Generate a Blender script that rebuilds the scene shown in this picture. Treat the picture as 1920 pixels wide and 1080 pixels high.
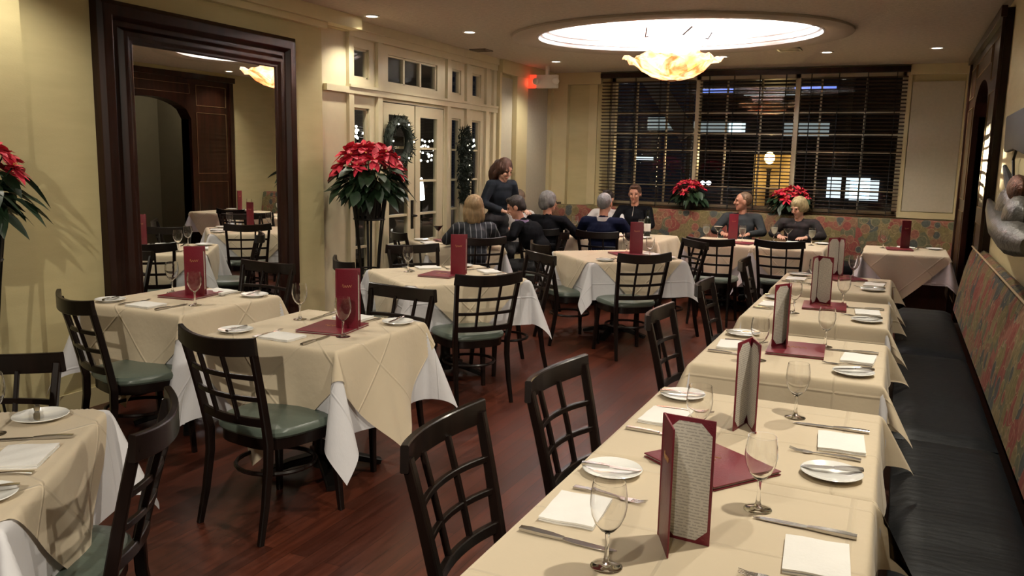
import bpy, bmesh, math, random
from mathutils import Vector, Matrix, noise
R = math.radians; PI = math.pi
for o in list(bpy.data.objects): bpy.data.objects.remove(o)
S = bpy.context.scene
COL = S.collection
# ------------------------------------------------------------------ camera
F = 1550.0
yv = Vector((728, 225, -1550)).normalized()
zv = Vector((211, 10020, 1550)); zv -= zv.dot(yv) * yv; zv.normalize()
xv = yv.cross(zv)
rot = Matrix((xv, yv, zv))            # world = rot @ cam
cam = bpy.data.cameras.new('camera'); camo = bpy.data.objects.new('camera', cam); COL.objects.link(camo)
camo.matrix_world = Matrix.Translation((0, 0, 1.6)) @ rot.to_4x4()
cam.sensor_width = 36.0; cam.lens = F / 1920 * 36.0; cam.clip_start = 0.05
S.camera = camo
# ------------------------------------------------------------------ world, exposure, lamps
w = bpy.data.worlds.new('night'); S.world = w; w.use_nodes = True
w.node_tree.nodes['Background'].inputs[0].default_value = (0.012, 0.014, 0.022, 1)
w.node_tree.nodes['Background'].inputs[1].default_value = 0.35
S.view_settings.view_transform = 'Standard'; S.view_settings.look = 'None'
S.view_settings.gamma = 1; S.view_settings.exposure = 0.0; S.view_settings.use_curve_mapping = False
WARM = (1.0, 0.91, 0.75); COVE = (1.0, 0.95, 0.93)
CEIL = 2.82
# recessed ceiling lamps: x, y, watts, aim dx, aim dy
DOWN = [(-4.30, 6.28, 45, 0, 0), (-3.9, 7.35, 45, 0, 0), (-3.98, 9.8, 55, 0, 0), (-0.82, 9.75, 85, 0, 0), (0.24, 9.7, 40, 0, 0), (-1.95, 9.85, 80, 0, 0),
        (-0.35, 5.9, 80, -0.1, -0.3), (0.2, 4.2, 105, -0.6, -0.4), (0.2, 2.3, 115, -0.7, -0.1), (0.1, -1.8, 420, -2.75, 5.2),  # from here on unseen lamps, partly read off shadows, partly added for illumination
        (-2.2, 5.2, 55, -0.3, 0.2), (-4.05, 4.9, 42, 0.2, 0.2), (-4.05, 2.9, 46, 0.0, 0.3), (-2.9, 3.5, 30, -0.2, 0.3), (-2.2, 0.2, 10, 0.3, 0.3),
        (-0.6, 0.5, 42, 0.4, 0.4)]
EXTRA = 1.14
def lamp(name, kind, loc, power, color, **kw):
    l = bpy.data.lights.new(name, kind); l.energy = power; l.color = color
    for k, v in kw.items(): setattr(l, k, v)
    o = bpy.data.objects.new(name, l); COL.objects.link(o); o.location = loc
    return o
for (x, y, p, dx, dy) in DOWN:
    o = lamp('downlight_bulb', 'SPOT', (x, y, CEIL - 0.03), p * EXTRA, WARM, spot_size=R(118 if p < 400 else 46), spot_blend=0.7, shadow_soft_size=0.035)
    o.rotation_euler = Vector((dx, dy, -2.1)).to_track_quat('-Z', 'Y').to_euler()
CX, CY, CA, CB = -2.08, 8.12, 1.37, 1.02      # dome opening
lamp('dome_lamp', 'POINT', (CX, CY, 3.0), 330, COVE, shadow_soft_size=0.12)
lamp('bowl_lamp', 'POINT', (CX, CY, 2.60), 14, (1.0, 0.80, 0.55), shadow_soft_size=0.14)
# the street lamp beyond the window throws the striped light on the right wall
o = lamp('street_spot', 'SPOT', (-1.98, 14.25, 1.72), 15000, (1.0, 0.74, 0.42), spot_size=R(5.2), spot_blend=1.0, shadow_soft_size=0.006)
o.rotation_euler = Vector((0.65 + 1.98, 7.45 - 14.25, 1.66 - 1.72)).to_track_quat('-Z', 'Y').to_euler()
lamp('street_bulb', 'POINT', (-1.98, 14.4, 1.72), 90, (1.0, 0.66, 0.28), shadow_soft_size=0.05)
# ------------------------------------------------------------------ materials
def NT(name):
    m = bpy.data.materials.new(name); m.use_nodes = True
    n = m.node_tree; b = n.nodes['Principled BSDF']
    return m, n, b
def mat(name, col, rough=0.5, metal=0.0, var=0.0, vscale=8.0, bump=0.0, bscale=60.0, emis=None, es=0.0, coat=0.0, sheen=0.0, stretch=None, spec=None):
    m, n, b = NT(name)
    b.inputs['Base Color'].default_value = (*col, 1); b.inputs['Roughness'].default_value = rough; b.inputs['Metallic'].default_value = metal
    if coat: b.inputs['Coat Weight'].default_value = coat; b.inputs['Coat Roughness'].default_value = 0.12
    if sheen: b.inputs['Sheen Weight'].default_value = sheen
    if spec is not None: b.inputs['Specular IOR Level'].default_value = spec
    tc = n.nodes.new('ShaderNodeTexCoord'); mp = n.nodes.new('ShaderNodeMapping')
    n.links.new(tc.outputs['Object'], mp.inputs[0])
    if stretch: mp.inputs['Scale'].default_value = stretch
    nz = n.nodes.new('ShaderNodeTexNoise'); nz.inputs['Scale'].default_value = vscale; nz.inputs['Detail'].default_value = 5
    n.links.new(mp.outputs[0], nz.inputs['Vector'])
    v = max(var, 0.03)
    rp = n.nodes.new('ShaderNodeValToRGB'); rp.color_ramp.elements[0].position = 0.3; rp.color_ramp.elements[1].position = 0.7
    rp.color_ramp.elements[0].color = (*[c * (1 - v) for c in col], 1); rp.color_ramp.elements[1].color = (*[min(1, c * (1 + v)) for c in col], 1)
    n.links.new(nz.outputs['Fac'], rp.inputs[0]); n.links.new(rp.outputs[0], b.inputs['Base Color'])
    if bump:
        nb = n.nodes.new('ShaderNodeTexNoise'); nb.inputs['Scale'].default_value = bscale; nb.inputs['Detail'].default_value = 6
        n.links.new(mp.outputs[0], nb.inputs['Vector'])
        bp = n.nodes.new('ShaderNodeBump'); bp.inputs['Strength'].default_value = bump; bp.inputs['Distance'].default_value = 0.01
        n.links.new(nb.outputs['Fac'], bp.inputs['Height']); n.links.new(bp.outputs[0], b.inputs['Normal'])
    if emis: b.inputs['Emission Color'].default_value = (*emis, 1); b.inputs['Emission Strength'].default_value = es
    return m
def wood(name, c1, c2, rough, scale, axis, coat=0.0):
    m, n, b = NT(name)
    tc = n.nodes.new('ShaderNodeTexCoord'); mp = n.nodes.new('ShaderNodeMapping'); n.links.new(tc.outputs['Object'], mp.inputs[0])
    sc = [1, 1, 1]; sc[axis] = 0.08; mp.inputs['Scale'].default_value = sc
    nz = n.nodes.new('ShaderNodeTexNoise'); nz.inputs['Scale'].default_value = scale; nz.inputs['Detail'].default_value = 8; nz.inputs['Roughness'].default_value = 0.65
    n.links.new(mp.outputs[0], nz.inputs['Vector'])
    rp = n.nodes.new('ShaderNodeValToRGB'); rp.color_ramp.elements[0].position = 0.3; rp.color_ramp.elements[1].position = 0.72
    rp.color_ramp.elements[0].color = (*c1, 1); rp.color_ramp.elements[1].color = (*c2, 1)
    n.links.new(nz.outputs['Fac'], rp.inputs[0]); n.links.new(rp.outputs[0], b.inputs['Base Color'])
    b.inputs['Roughness'].default_value = rough
    b.inputs['Specular IOR Level'].default_value = 0.22
    if coat: b.inputs['Coat Weight'].default_value = coat; b.inputs['Coat Roughness'].default_value = 0.15
    return m
def floor_mat():
    m, n, b = NT('cherry_planks')
    tc = n.nodes.new('ShaderNodeTexCoord'); mp = n.nodes.new('ShaderNodeMapping'); n.links.new(tc.outputs['Object'], mp.inputs[0])
    mp.inputs['Rotation'].default_value = (0, 0, PI / 2)
    br = n.nodes.new('ShaderNodeTexBrick'); n.links.new(mp.outputs[0], br.inputs['Vector'])
    br.inputs['Scale'].default_value = 1.0; br.inputs['Brick Width'].default_value = 1.25; br.inputs['Row Height'].default_value = 0.085
    br.inputs['Mortar Size'].default_value = 0.0012; br.offset = 0.37; br.inputs['Bias'].default_value = 0.0
    br.inputs['Color1'].default_value = (0.055, 0.0145, 0.008, 1); br.inputs['Color2'].default_value = (0.115, 0.030, 0.015, 1); br.inputs['Mortar'].default_value = (0.012, 0.004, 0.002, 1)
    mp2 = n.nodes.new('ShaderNodeMapping'); n.links.new(tc.outputs['Object'], mp2.inputs[0]); mp2.inputs['Scale'].default_value = (9, 0.7, 1)
    nz = n.nodes.new('ShaderNodeTexNoise'); nz.inputs['Scale'].default_value = 5; nz.inputs['Detail'].default_value = 8; n.links.new(mp2.outputs[0], nz.inputs['Vector'])
    rp = n.nodes.new('ShaderNodeValToRGB'); rp.color_ramp.elements[0].position = 0.25; rp.color_ramp.elements[1].position = 0.75
    rp.color_ramp.elements[0].color = (0.55, 0.5, 0.5, 1); rp.color_ramp.elements[1].color = (1.25, 1.2, 1.2, 1); n.links.new(nz.outputs['Fac'], rp.inputs[0])
    mx = n.nodes.new('ShaderNodeMixRGB'); mx.blend_type = 'MULTIPLY'; mx.inputs[0].default_value = 1
    n.links.new(br.outputs['Color'], mx.inputs[1]); n.links.new(rp.outputs[0], mx.inputs[2]); n.links.new(mx.outputs[0], b.inputs['Base Color'])
    b.inputs['Roughness'].default_value = 0.3
    nr = n.nodes.new('ShaderNodeMapRange'); nr.inputs['To Min'].default_value = 0.24; nr.inputs['To Max'].default_value = 0.42
    n.links.new(nz.outputs['Fac'], nr.inputs['Value']); n.links.new(nr.outputs[0], b.inputs['Roughness'])
    return m
def fabric_mat():
    m, n, b = NT('disc_pattern_fabric')
    tc = n.nodes.new('ShaderNodeTexCoord'); mp = n.nodes.new('ShaderNodeMapping'); n.links.new(tc.outputs['Object'], mp.inputs[0])
    mp.inputs['Scale'].default_value = (1.15, 1.15, 1.0)
    vo = n.nodes.new('ShaderNodeTexVoronoi'); vo.feature = 'F1'; vo.inputs['Scale'].default_value = 7.4; vo.inputs['Randomness'].default_value = 0.8
    n.links.new(mp.outputs[0], vo.inputs['Vector'])
    m2 = n.nodes.new('ShaderNodeMapping'); m2.inputs['Location'].default_value = (.53, .37, .61); n.links.new(mp.outputs[0], m2.inputs[0])
    ve = n.nodes.new('ShaderNodeTexVoronoi'); ve.feature = 'F1'; ve.inputs['Scale'].default_value = 6.6; ve.inputs['Randomness'].default_value = 0.75
    n.links.new(m2.outputs[0], ve.inputs['Vector'])
    cols = [(0.165, 0.045, 0.036), (0.130, 0.105, 0.045), (0.055, 0.060, 0.055), (0.180, 0.068, 0.048), (0.150, 0.115, 0.055), (0.088, 0.088, 0.052), (0.155, 0.085, 0.050)]
    def disc(vn):
        hs = n.nodes.new('ShaderNodeSeparateColor'); n.links.new(vn.outputs['Color'], hs.inputs[0])
        rp = n.nodes.new('ShaderNodeValToRGB'); cr = rp.color_ramp; cr.interpolation = 'CONSTANT'
        cr.elements[0].position = 0; cr.elements[0].color = (*cols[0], 1); cr.elements[1].position = 1 / 7; cr.elements[1].color = (*cols[1], 1)
        for i in range(2, 7): e = cr.elements.new(i / 7); e.color = (*cols[i], 1)
        n.links.new(hs.outputs[0], rp.inputs[0])
        rg = n.nodes.new('ShaderNodeValToRGB'); e0, e1 = rg.color_ramp.elements; e0.position = .40; e0.color = (0, 0, 0, 1); e1.position = .43; e1.color = (.8, .8, .8, 1)
        e = rg.color_ramp.elements.new(.46); e.color = (0, 0, 0, 1); n.links.new(vn.outputs['Distance'], rg.inputs[0])
        mx = n.nodes.new('ShaderNodeMixRGB'); n.links.new(rg.outputs[0], mx.inputs[0]); n.links.new(rp.outputs[0], mx.inputs[1]); mx.inputs[2].default_value = (0.25, 0.185, 0.10, 1)
        return mx
    da, db = disc(vo), disc(ve)
    st = n.nodes.new('ShaderNodeMath'); st.operation = 'GREATER_THAN'; st.inputs[1].default_value = .46; n.links.new(vo.outputs['Distance'], st.inputs[0])
    mx = n.nodes.new('ShaderNodeMixRGB'); n.links.new(st.outputs[0], mx.inputs[0]); n.links.new(da.outputs[0], mx.inputs[1]); n.links.new(db.outputs[0], mx.inputs[2])
    nz = n.nodes.new('ShaderNodeTexNoise'); nz.inputs['Scale'].default_value = 45; n.links.new(tc.outputs['Object'], nz.inputs['Vector'])
    mu = n.nodes.new('ShaderNodeMixRGB'); mu.blend_type = 'OVERLAY'; mu.inputs[0].default_value = 0.5
    n.links.new(mx.outputs[0], mu.inputs[1]); n.links.new(nz.outputs['Fac'], mu.inputs[2]); n.links.new(mu.outputs[0], b.inputs['Base Color'])
    b.inputs['Roughness'].default_value = 0.9; b.inputs['Specular IOR Level'].default_value = 0.15
    return m
def cloth_mat(name, col, fold):
    m, n, b = NT(name)
    b.inputs['Base Color'].default_value = (*col, 1); b.inputs['Roughness'].default_value = 0.8; b.inputs['Sheen Weight'].default_value = 0.15
    uv = n.nodes.new('ShaderNodeUVMap'); sp = n.nodes.new('ShaderNodeSeparateXYZ'); n.links.new(uv.outputs[0], sp.inputs[0])
    hs = []
    for i in (0, 1):                       # ironing creases every 'fold' metres in the cloth's own coordinates
        a = n.nodes.new('ShaderNodeMath'); a.operation = 'PINGPONG'; a.inputs[1].default_value = fold / 2; n.links.new(sp.outputs[i], a.inputs[0])
        c = n.nodes.new('ShaderNodeMapRange'); c.inputs['From Min'].default_value = 0; c.inputs['From Max'].default_value = 0.008
        c.inputs['To Min'].default_value = 1; c.inputs['To Max'].default_value = 0; n.links.new(a.outputs[0], c.inputs['Value']); hs.append(c)
    mx = n.nodes.new('ShaderNodeMath'); mx.operation = 'MAXIMUM'; n.links.new(hs[0].outputs[0], mx.inputs[0]); n.links.new(hs[1].outputs[0], mx.inputs[1])
    nz = n.nodes.new('ShaderNodeTexNoise'); nz.inputs['Scale'].default_value = 14; nz.inputs['Detail'].default_value = 3; n.links.new(uv.outputs[0], nz.inputs['Vector'])
    ad = n.nodes.new('ShaderNodeMath'); ad.operation = 'ADD'; n.links.new(mx.outputs[0], ad.inputs[0]); n.links.new(nz.outputs['Fac'], ad.inputs[1])
    bp = n.nodes.new('ShaderNodeBump'); bp.inputs['Strength'].default_value = 0.55; bp.inputs['Distance'].default_value = 0.006
    n.links.new(ad.outputs[0], bp.inputs['Height']); n.links.new(bp.outputs[0], b.inputs['Normal'])
    tr = n.nodes.new('ShaderNodeBsdfTranslucent'); tr.inputs[0].default_value = (*col, 1)
    ms = n.nodes.new('ShaderNodeMixShader'); ms.inputs[0].default_value = 0.12
    n.links.new(b.outputs[0], ms.inputs[1]); n.links.new(tr.outputs[0], ms.inputs[2]); n.links.new(ms.outputs[0], n.nodes['Material Output'].inputs[0])
    return m
def glass_mat(name, col=(1, 1, 1), rough=0.0, ior=1.45):
    m, n, b = NT(name)
    b.inputs['Base Color'].default_value = (*col, 1); b.inputs['Transmission Weight'].default_value = 1; b.inputs['Roughness'].default_value = rough; b.inputs['IOR'].default_value = ior
    return m
def pane_mat(name, refl=1.0):
    m, n, b = NT(name)
    t = n.nodes.new('ShaderNodeBsdfTransparent'); g = n.nodes.new('ShaderNodeBsdfGlossy'); g.inputs['Roughness'].default_value = 0.01
    t.inputs[0].default_value = (0.92, 0.94, 0.94, 1)
    lw = n.nodes.new('ShaderNodeLayerWeight'); pw_ = n.nodes.new('ShaderNodeMath'); pw_.operation = 'POWER'; pw_.inputs[1].default_value = 5; n.links.new(lw.outputs['Facing'], pw_.inputs[0])
    fr = n.nodes.new('ShaderNodeMath'); fr.operation = 'MULTIPLY_ADD'; fr.inputs[1].default_value = .9; fr.inputs[2].default_value = .045; n.links.new(pw_.outputs[0], fr.inputs[0])
    ms = n.nodes.new('ShaderNodeMixShader'); n.links.new(fr.outputs[0], ms.inputs[0]); n.links.new(t.outputs[0], ms.inputs[1]); n.links.new(g.outputs[0], ms.inputs[2])
    n.links.new(ms.outputs[0], n.nodes['Material Output'].inputs[0]); return m
def emit(name, col, s):
    m, n, b = NT(name); b.inputs['Base Color'].default_value = (*col, 1)
    b.inputs['Emission Color'].default_value = (*col, 1); b.inputs['Emission Strength'].default_value = s; return m
def petal_mat(name, c_in, c_vein, es):
    m, n, b = NT(name)
    tc = n.nodes.new('ShaderNodeTexCoord'); nz = n.nodes.new('ShaderNodeTexNoise'); nz.inputs['Scale'].default_value = 6; nz.inputs['Detail'].default_value = 4; nz.inputs['Distortion'].default_value = 1.5
    n.links.new(tc.outputs['Object'], nz.inputs['Vector'])
    rp = n.nodes.new('ShaderNodeValToRGB'); rp.color_ramp.elements[0].position = 0.42; rp.color_ramp.elements[1].position = 0.66
    rp.color_ramp.elements[0].color = (*c_in, 1); rp.color_ramp.elements[1].color = (*c_vein, 1); n.links.new(nz.outputs['Fac'], rp.inputs[0])
    n.links.new(rp.outputs[0], b.inputs['Base Color']); b.inputs['Roughness'].default_value = 0.35
    n.links.new(rp.outputs[0], b.inputs['Emission Color']); b.inputs['Emission Strength'].default_value = es
    tr = n.nodes.new('ShaderNodeBsdfTranslucent'); n.links.new(rp.outputs[0], tr.inputs[0])
    ms = n.nodes.new('ShaderNodeMixShader'); ms.inputs[0].default_value = 0.6
    n.links.new(b.outputs[0], ms.inputs[1]); n.links.new(tr.outputs[0], ms.inputs[2]); n.links.new(ms.outputs[0], n.nodes['Material Output'].inputs[0])
    return m
def stripe_mat(name, c1, c2, period, width, axis=0):
    m, n, b = NT(name)
    tc = n.nodes.new('ShaderNodeTexCoord'); sp = n.nodes.new('ShaderNodeSeparateXYZ'); n.links.new(tc.outputs['Object'], sp.inputs[0])
    a = n.nodes.new('ShaderNodeMath'); a.operation = 'PINGPONG'; a.inputs[1].default_value = period / 2; n.links.new(sp.outputs[axis], a.inputs[0])
    c = n.nodes.new('ShaderNodeMath'); c.operation = 'LESS_THAN'; c.inputs[1].default_value = width; n.links.new(a.outputs[0], c.inputs[0])
    mx = n.nodes.new('ShaderNodeMixRGB'); n.links.new(c.outputs[0], mx.inputs[0]); mx.inputs[1].default_value = (*c1, 1); mx.inputs[2].default_value = (*c2, 1)
    n.links.new(mx.outputs[0], b.inputs['Base Color']); b.inputs['Roughness'].default_value = 0.8; return m
def page_mat():
    m, n, b = NT('printed_page')          # rows of tiny unreadable type
    uv = n.nodes.new('ShaderNodeUVMap'); sp = n.nodes.new('ShaderNodeSeparateXYZ'); n.links.new(uv.outputs[0], sp.inputs[0])
    a = n.nodes.new('ShaderNodeMath'); a.operation = 'PINGPONG'; a.inputs[1].default_value = 0.0036; n.links.new(sp.outputs[1], a.inputs[0])
    c = n.nodes.new('ShaderNodeMath'); c.operation = 'LESS_THAN'; c.inputs[1].default_value = 0.0016; n.links.new(a.outputs[0], c.inputs[0])
    mp = n.nodes.new('ShaderNodeMapping'); mp.inputs['Scale'].default_value = (110, 139, 1); n.links.new(uv.outputs[0], mp.inputs[0])
    nz = n.nodes.new('ShaderNodeTexNoise'); nz.inputs['Scale'].default_value = 1; nz.inputs['Detail'].default_value = 2; n.links.new(mp.outputs[0], nz.inputs['Vector'])
    d = n.nodes.new('ShaderNodeMath'); d.operation = 'GREATER_THAN'; d.inputs[1].default_value = 0.46; n.links.new(nz.outputs['Fac'], d.inputs[0])
    e = n.nodes.new('ShaderNodeMath'); e.operation = 'MULTIPLY'; n.links.new(c.outputs[0], e.inputs[0]); n.links.new(d.outputs[0], e.inputs[1])
    f = n.nodes.new('ShaderNodeMapRange'); f.inputs['From Min'].default_value = 0.0; f.inputs['From Max'].default_value = 1.0; f.inputs['To Max'].default_value = 0.45; n.links.new(e.outputs[0], f.inputs['Value'])
    mx = n.nodes.new('ShaderNodeMixRGB'); n.links.new(f.outputs[0], mx.inputs[0]); mx.inputs[1].default_value = (0.62, 0.58, 0.52, 1); mx.inputs[2].default_value = (0.16, 0.14, 0.13, 1)
    n.links.new(mx.outputs[0], b.inputs['Base Color']); b.inputs['Roughness'].default_value = 0.7; return m
M = {}
M['wall'] = mat('yellow_plaster', (0.52, 0.45, 0.245), 0.75, var=0.05, vscale=3, bump=0.12, bscale=70, stretch=(1, 1, 5))
M['trimY'] = mat('pale_yellow_paint', (0.58, 0.50, 0.29), 0.5, var=0.03)
M['cream'] = mat('cream_paint', (0.56, 0.50, 0.34), 0.4, var=0.04)
M['panel'] = mat('acoustic_panel_fabric', (0.47, 0.43, 0.33), 0.9, var=0.04, vscale=30, bump=0.2, bscale=250)
M['ceil'] = mat('stippled_ceiling', (0.52, 0.45, 0.36), 0.85, var=0.10, vscale=28, bump=0.55, bscale=75)
M['ceilring'] = mat('ceiling_ring_paint', (0.44, 0.38, 0.30), 0.8)
M['dome'] = mat('white_dome_plaster', (0.88, 0.87, 0.88), 0.7)
M['floor'] = floor_mat()
M['mahog'] = wood('mahogany', (0.008, 0.0028, 0.0018), (0.032, 0.009, 0.0045), 0.33, 14, 2, coat=0.15)
M['darkwood'] = wood('dark_stained_wood', (0.014, 0.006, 0.004), (0.036, 0.014, 0.008), 0.28, 18, 2, coat=0.5)
M['blackwood'] = wood('espresso_wood', (0.0045, 0.0028, 0.0024), (0.012, 0.006, 0.0045), 0.33, 18, 2, coat=0.12)
M['gold'] = mat('gold_bead', (0.22, 0.14, 0.07), 0.5, metal=0.6)
M['mirror'] = mat('mirror_silver', (0.86, 0.87, 0.86), 0.0, metal=1.0)
m_ = M['mirror'].node_tree; b_ = m_.nodes['Principled BSDF']
for l in list(b_.inputs['Base Color'].links): m_.links.remove(l)
b_.inputs['Base Color'].default_value = (0.84, 0.86, 0.84, 1)
M['vinyl'] = mat('sage_green_vinyl', (0.088, 0.112, 0.092), 0.33, var=0.08, bump=0.06, bscale=90)
M['bench'] = mat('black_vinyl', (0.0055, 0.0065, 0.008), 0.45, var=0.2, bump=0.35, bscale=9, stretch=(1, 4, 1), spec=0.12)
M['fabric'] = fabric_mat()
M['beige'] = cloth_mat('beige_table_linen', (0.66, 0.555, 0.405), 0.36)
M['white'] = cloth_mat('white_table_linen', (0.70, 0.69, 0.72), 0.5)
M['napkin'] = mat('white_napkin_linen', (0.80, 0.79, 0.77), 0.85, bump=0.15, bscale=120)
M['china'] = mat('white_china', (0.82, 0.82, 0.80), 0.15, coat=0.4)
M['steel'] = mat('polished_steel', (0.50, 0.48, 0.46), 0.22, metal=1.0)
M['glass'] = glass_mat('clear_glass')
M['wine'] = glass_mat('pale_cocktail', (0.95, 0.95, 0.72), ior=1.33)
M['pinkd'] = glass_mat('pink_cocktail', (0.9, 0.35, 0.3), ior=1.33)
M['water'] = glass_mat('water', (0.98, 0.99, 1), ior=1.33)
M['red'] = mat('crimson_leatherette', (0.16, 0.010, 0.022), 0.42, var=0.12, bump=0.15, bscale=200)
M['page'] = page_mat()
M['gilt'] = mat('gilt_lettering', (0.55, 0.30, 0.14), 0.4, metal=0.5)
M['iron'] = mat('wrought_iron', (0.012, 0.010, 0.009), 0.45, metal=0.6)
M['bract'] = mat('poinsettia_red', (0.56, 0.030, 0.060), 0.5, var=0.3, vscale=20)
M['leaf'] = mat('dark_green_leaf', (0.012, 0.030, 0.012), 0.45, var=0.4, vscale=15)
M['bud'] = mat('yellow_bud', (0.6, 0.5, 0.1), 0.5)
M['pot'] = mat('dark_plant_pot', (0.02, 0.018, 0.016), 0.5)
M['pine'] = mat('pine_needles', (0.010, 0.016, 0.009), 0.8, var=0.4)
M['twinkle'] = emit('twinkle_light', (1.0, 0.93, 0.8), 14)
M['lens'] = emit('downlight_lens', (1.0, 0.93, 0.78), 9)
M['tin'] = mat('white_metal', (0.75, 0.72, 0.66), 0.4)
M['slat'] = wood('walnut_slat', (0.030, 0.014, 0.007), (0.075, 0.038, 0.018), 0.35, 20, 0)
M['nightwall'] = mat('night_brick', (0.006, 0.006, 0.008), 0.9, var=0.3)
M['pane'] = pane_mat('window_pane')
M['pewter'] = mat('pewter_metal', (0.05, 0.046, 0.04), 0.42, metal=0.15, var=0.5, vscale=12, bump=0.8, bscale=30)
M['darkmetal'] = mat('dark_bronze', (0.010, 0.010, 0.012), 0.6, metal=0.0, var=0.3)
M['copper'] = mat('knotted_copper', (0.12, 0.05, 0.03), 0.45, metal=0.7, var=0.6, vscale=40, bump=1, bscale=60)
M['skin'] = mat('skin', (0.45, 0.22, 0.15), 0.5, var=0.06)
M['skin2'] = mat('fair_skin', (0.52, 0.29, 0.21), 0.5, var=0.06)
M['eye'] = mat('eye_dark', (0.02, 0.015, 0.01), 0.2)
M['lip'] = mat('lip', (0.30, 0.09, 0.08), 0.5)
M['black'] = mat('black_cloth', (0.008, 0.008, 0.010), 0.8)
M['exitred'] = emit('exit_red', (1.0, 0.05, 0.02), 1.5)
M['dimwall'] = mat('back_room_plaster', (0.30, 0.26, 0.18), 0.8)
M['graymetal'] = mat('vent_metal', (0.20, 0.16, 0.12), 0.5)
# ------------------------------------------------------------------ mesh helpers
class MB:
    def __init__(s): s.v = []; s.f = []; s.uv = None
    def add(s, vs, fs):
        k = len(s.v); s.v += [tuple(v) for v in vs]; s.f += [tuple(i + k for i in f) for f in fs]; return s
    def box(s, x0, x1, y0, y1, z0, z1, m=None):
        vs = [Vector((x, y, z)) for z in (z0, z1) for y in (y0, y1) for x in (x0, x1)]
        if m is not None: vs = [m @ v for v in vs]
        return s.add(vs, [(0, 2, 3, 1), (4, 5, 7, 6), (0, 1, 5, 4), (2, 6, 7, 3), (0, 4, 6, 2), (1, 3, 7, 5)])
    def tube(s, pts, rad, n=8, flat=None, up=None, cap=True):
        """sweep; rad number or list; flat=(a,b) half sizes of a rounded-rectangle section, a across, b along 'up'"""
        pts = [Vector(p) for p in pts]; N = len(pts)
        rr = rad if isinstance(rad, (list, tuple)) else [rad] * N
        rings = []; prev = None
        for i, p in enumerate(pts):
            t = (pts[min(i + 1, N - 1)] - pts[max(i - 1, 0)]).normalized()
            u = Vector(up) if up else (prev if prev else (Vector((0, 0, 1)) if abs(t.z) < 0.9 else Vector((1, 0, 0))))
            u = (u - u.dot(t) * t).normalized(); prev = u; sd = t.cross(u)
            ring = []
            if flat:
                a, b = flat; a *= rr[i]; b *= rr[i]; c = 0.3 * min(a, b)
                for (p1, p2) in ((a, b - c), (a - c, b), (-a + c, b), (-a, b - c), (-a, -b + c), (-a + c, -b), (a - c, -b), (a, -b + c)):
                    ring.append(p + sd * p1 + u * p2)
            else:
                for k in range(n):
                    an = 2 * PI * k / n; ring.append(p + sd * math.cos(an) * rr[i] + u * math.sin(an) * rr[i])
            rings.append(ring)
        m = len(rings[0]); vs = [v for r in rings for v in r]; fs = []
        for i in range(N - 1):
            for k in range(m): fs.append((i * m + k, i * m + (k + 1) % m, (i + 1) * m + (k + 1) % m, (i + 1) * m + k))
        if cap: fs += [tuple(range(m - 1, -1, -1)), tuple((N - 1) * m + k for k in range(m))]
        return s.add(vs, fs)
    def lathe(s, prof, n=24, c=(0, 0, 0), sx=1, sy=1, m=None):
        vs = []; fs = []; L = len(prof)
        for k in range(n):
            a = 2 * PI * k / n
            for (r, z) in prof:
                v = Vector((c[0] + r * math.cos(a) * sx, c[1] + r * math.sin(a) * sy, c[2] + z)); vs.append(m @ v if m is not None else v)
        for k in range(n):
            for i in range(L - 1): fs.append((k * L + i, ((k + 1) % n) * L + i, ((k + 1) % n) * L + i + 1, k * L + i + 1))
        return s.add(vs, fs)
    def ball(s, c, r, n=12, m=None):
        rx, ry, rz = r if isinstance(r, (tuple, list)) else (r, r, r)
        vs = []; fs = []; h = n // 2
        for j in range(1, h):
            t = PI * j / h
            for k in range(n):
                a = 2 * PI * k / n; v = Vector((rx * math.sin(t) * math.cos(a), ry * math.sin(t) * math.sin(a), rz * math.cos(t)))
                vs.append(m @ v if m is not None else v)
        top = Vector((0, 0, rz)); bot = Vector((0, 0, -rz))
        if m is not None: top = m @ top; bot = m @ bot
        vs += [top, bot]; T = len(vs) - 2; B = T + 1
        for j in range(h - 2):
            for k in range(n): fs.append((j * n + k, (j + 1) * n + k, (j + 1) * n + (k + 1) % n, j * n + (k + 1) % n))
        for k in range(n): fs.append((T, k, (k + 1) % n)); fs.append((B, (h - 2) * n + (k + 1) % n, (h - 2) * n + k))
        c = Vector(c); return s.add([v + c for v in vs], fs)
    def prism(s, poly, z0, z1, m=None):
        n = len(poly); vs = [Vector((x, y, z)) for z in (z0, z1) for (x, y) in poly]
        if m is not None: vs = [m @ v for v in vs]
        return s.add(vs, [tuple(range(n - 1, -1, -1)), tuple(range(n, 2 * n))] + [(i, (i + 1) % n, n + (i + 1) % n, n + i) for i in range(n)])
    def mesh(s, name):
        me = bpy.data.meshes.new(name); me.from_pydata(s.v, [], s.f)
        if s.uv:
            ul = me.uv_layers.new(name='UVMap')
            for l in me.loops: ul.data[l.index].uv = s.uv[l.vertex_index]
        bm = bmesh.new(); bm.from_mesh(me); bmesh.ops.recalc_face_normals(bm, faces=bm.faces); bm.to_mesh(me); bm.free()
        return me
    def build(s, name, m, parent=None, smooth=True, bevel=0.0, angle=35):
        me = s.mesh(name); me.materials.append(m)
        if bevel:
            bm = bmesh.new(); bm.from_mesh(me)
            bmesh.ops.bevel(bm, geom=[e for e in bm.edges if len(e.link_faces) == 2 and e.calc_face_angle(0) > 0.6], offset=bevel, segments=2, affect='EDGES', profile=0.6, clamp_overlap=True)
            bm.to_mesh(me); bm.free()
        if smooth:
            me.shade_smooth(); me.set_sharp_from_angle(angle=R(angle))
        o = bpy.data.objects.new(name, me); COL.objects.link(o)
        if parent: o.parent = parent
        return o
def tag(o, label=None, cat=None, group=None, kind=None):
    if label: o['label'] = label
    if cat: o['category'] = cat
    if group: o['group'] = group
    if kind: o['kind'] = kind
    return o
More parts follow.
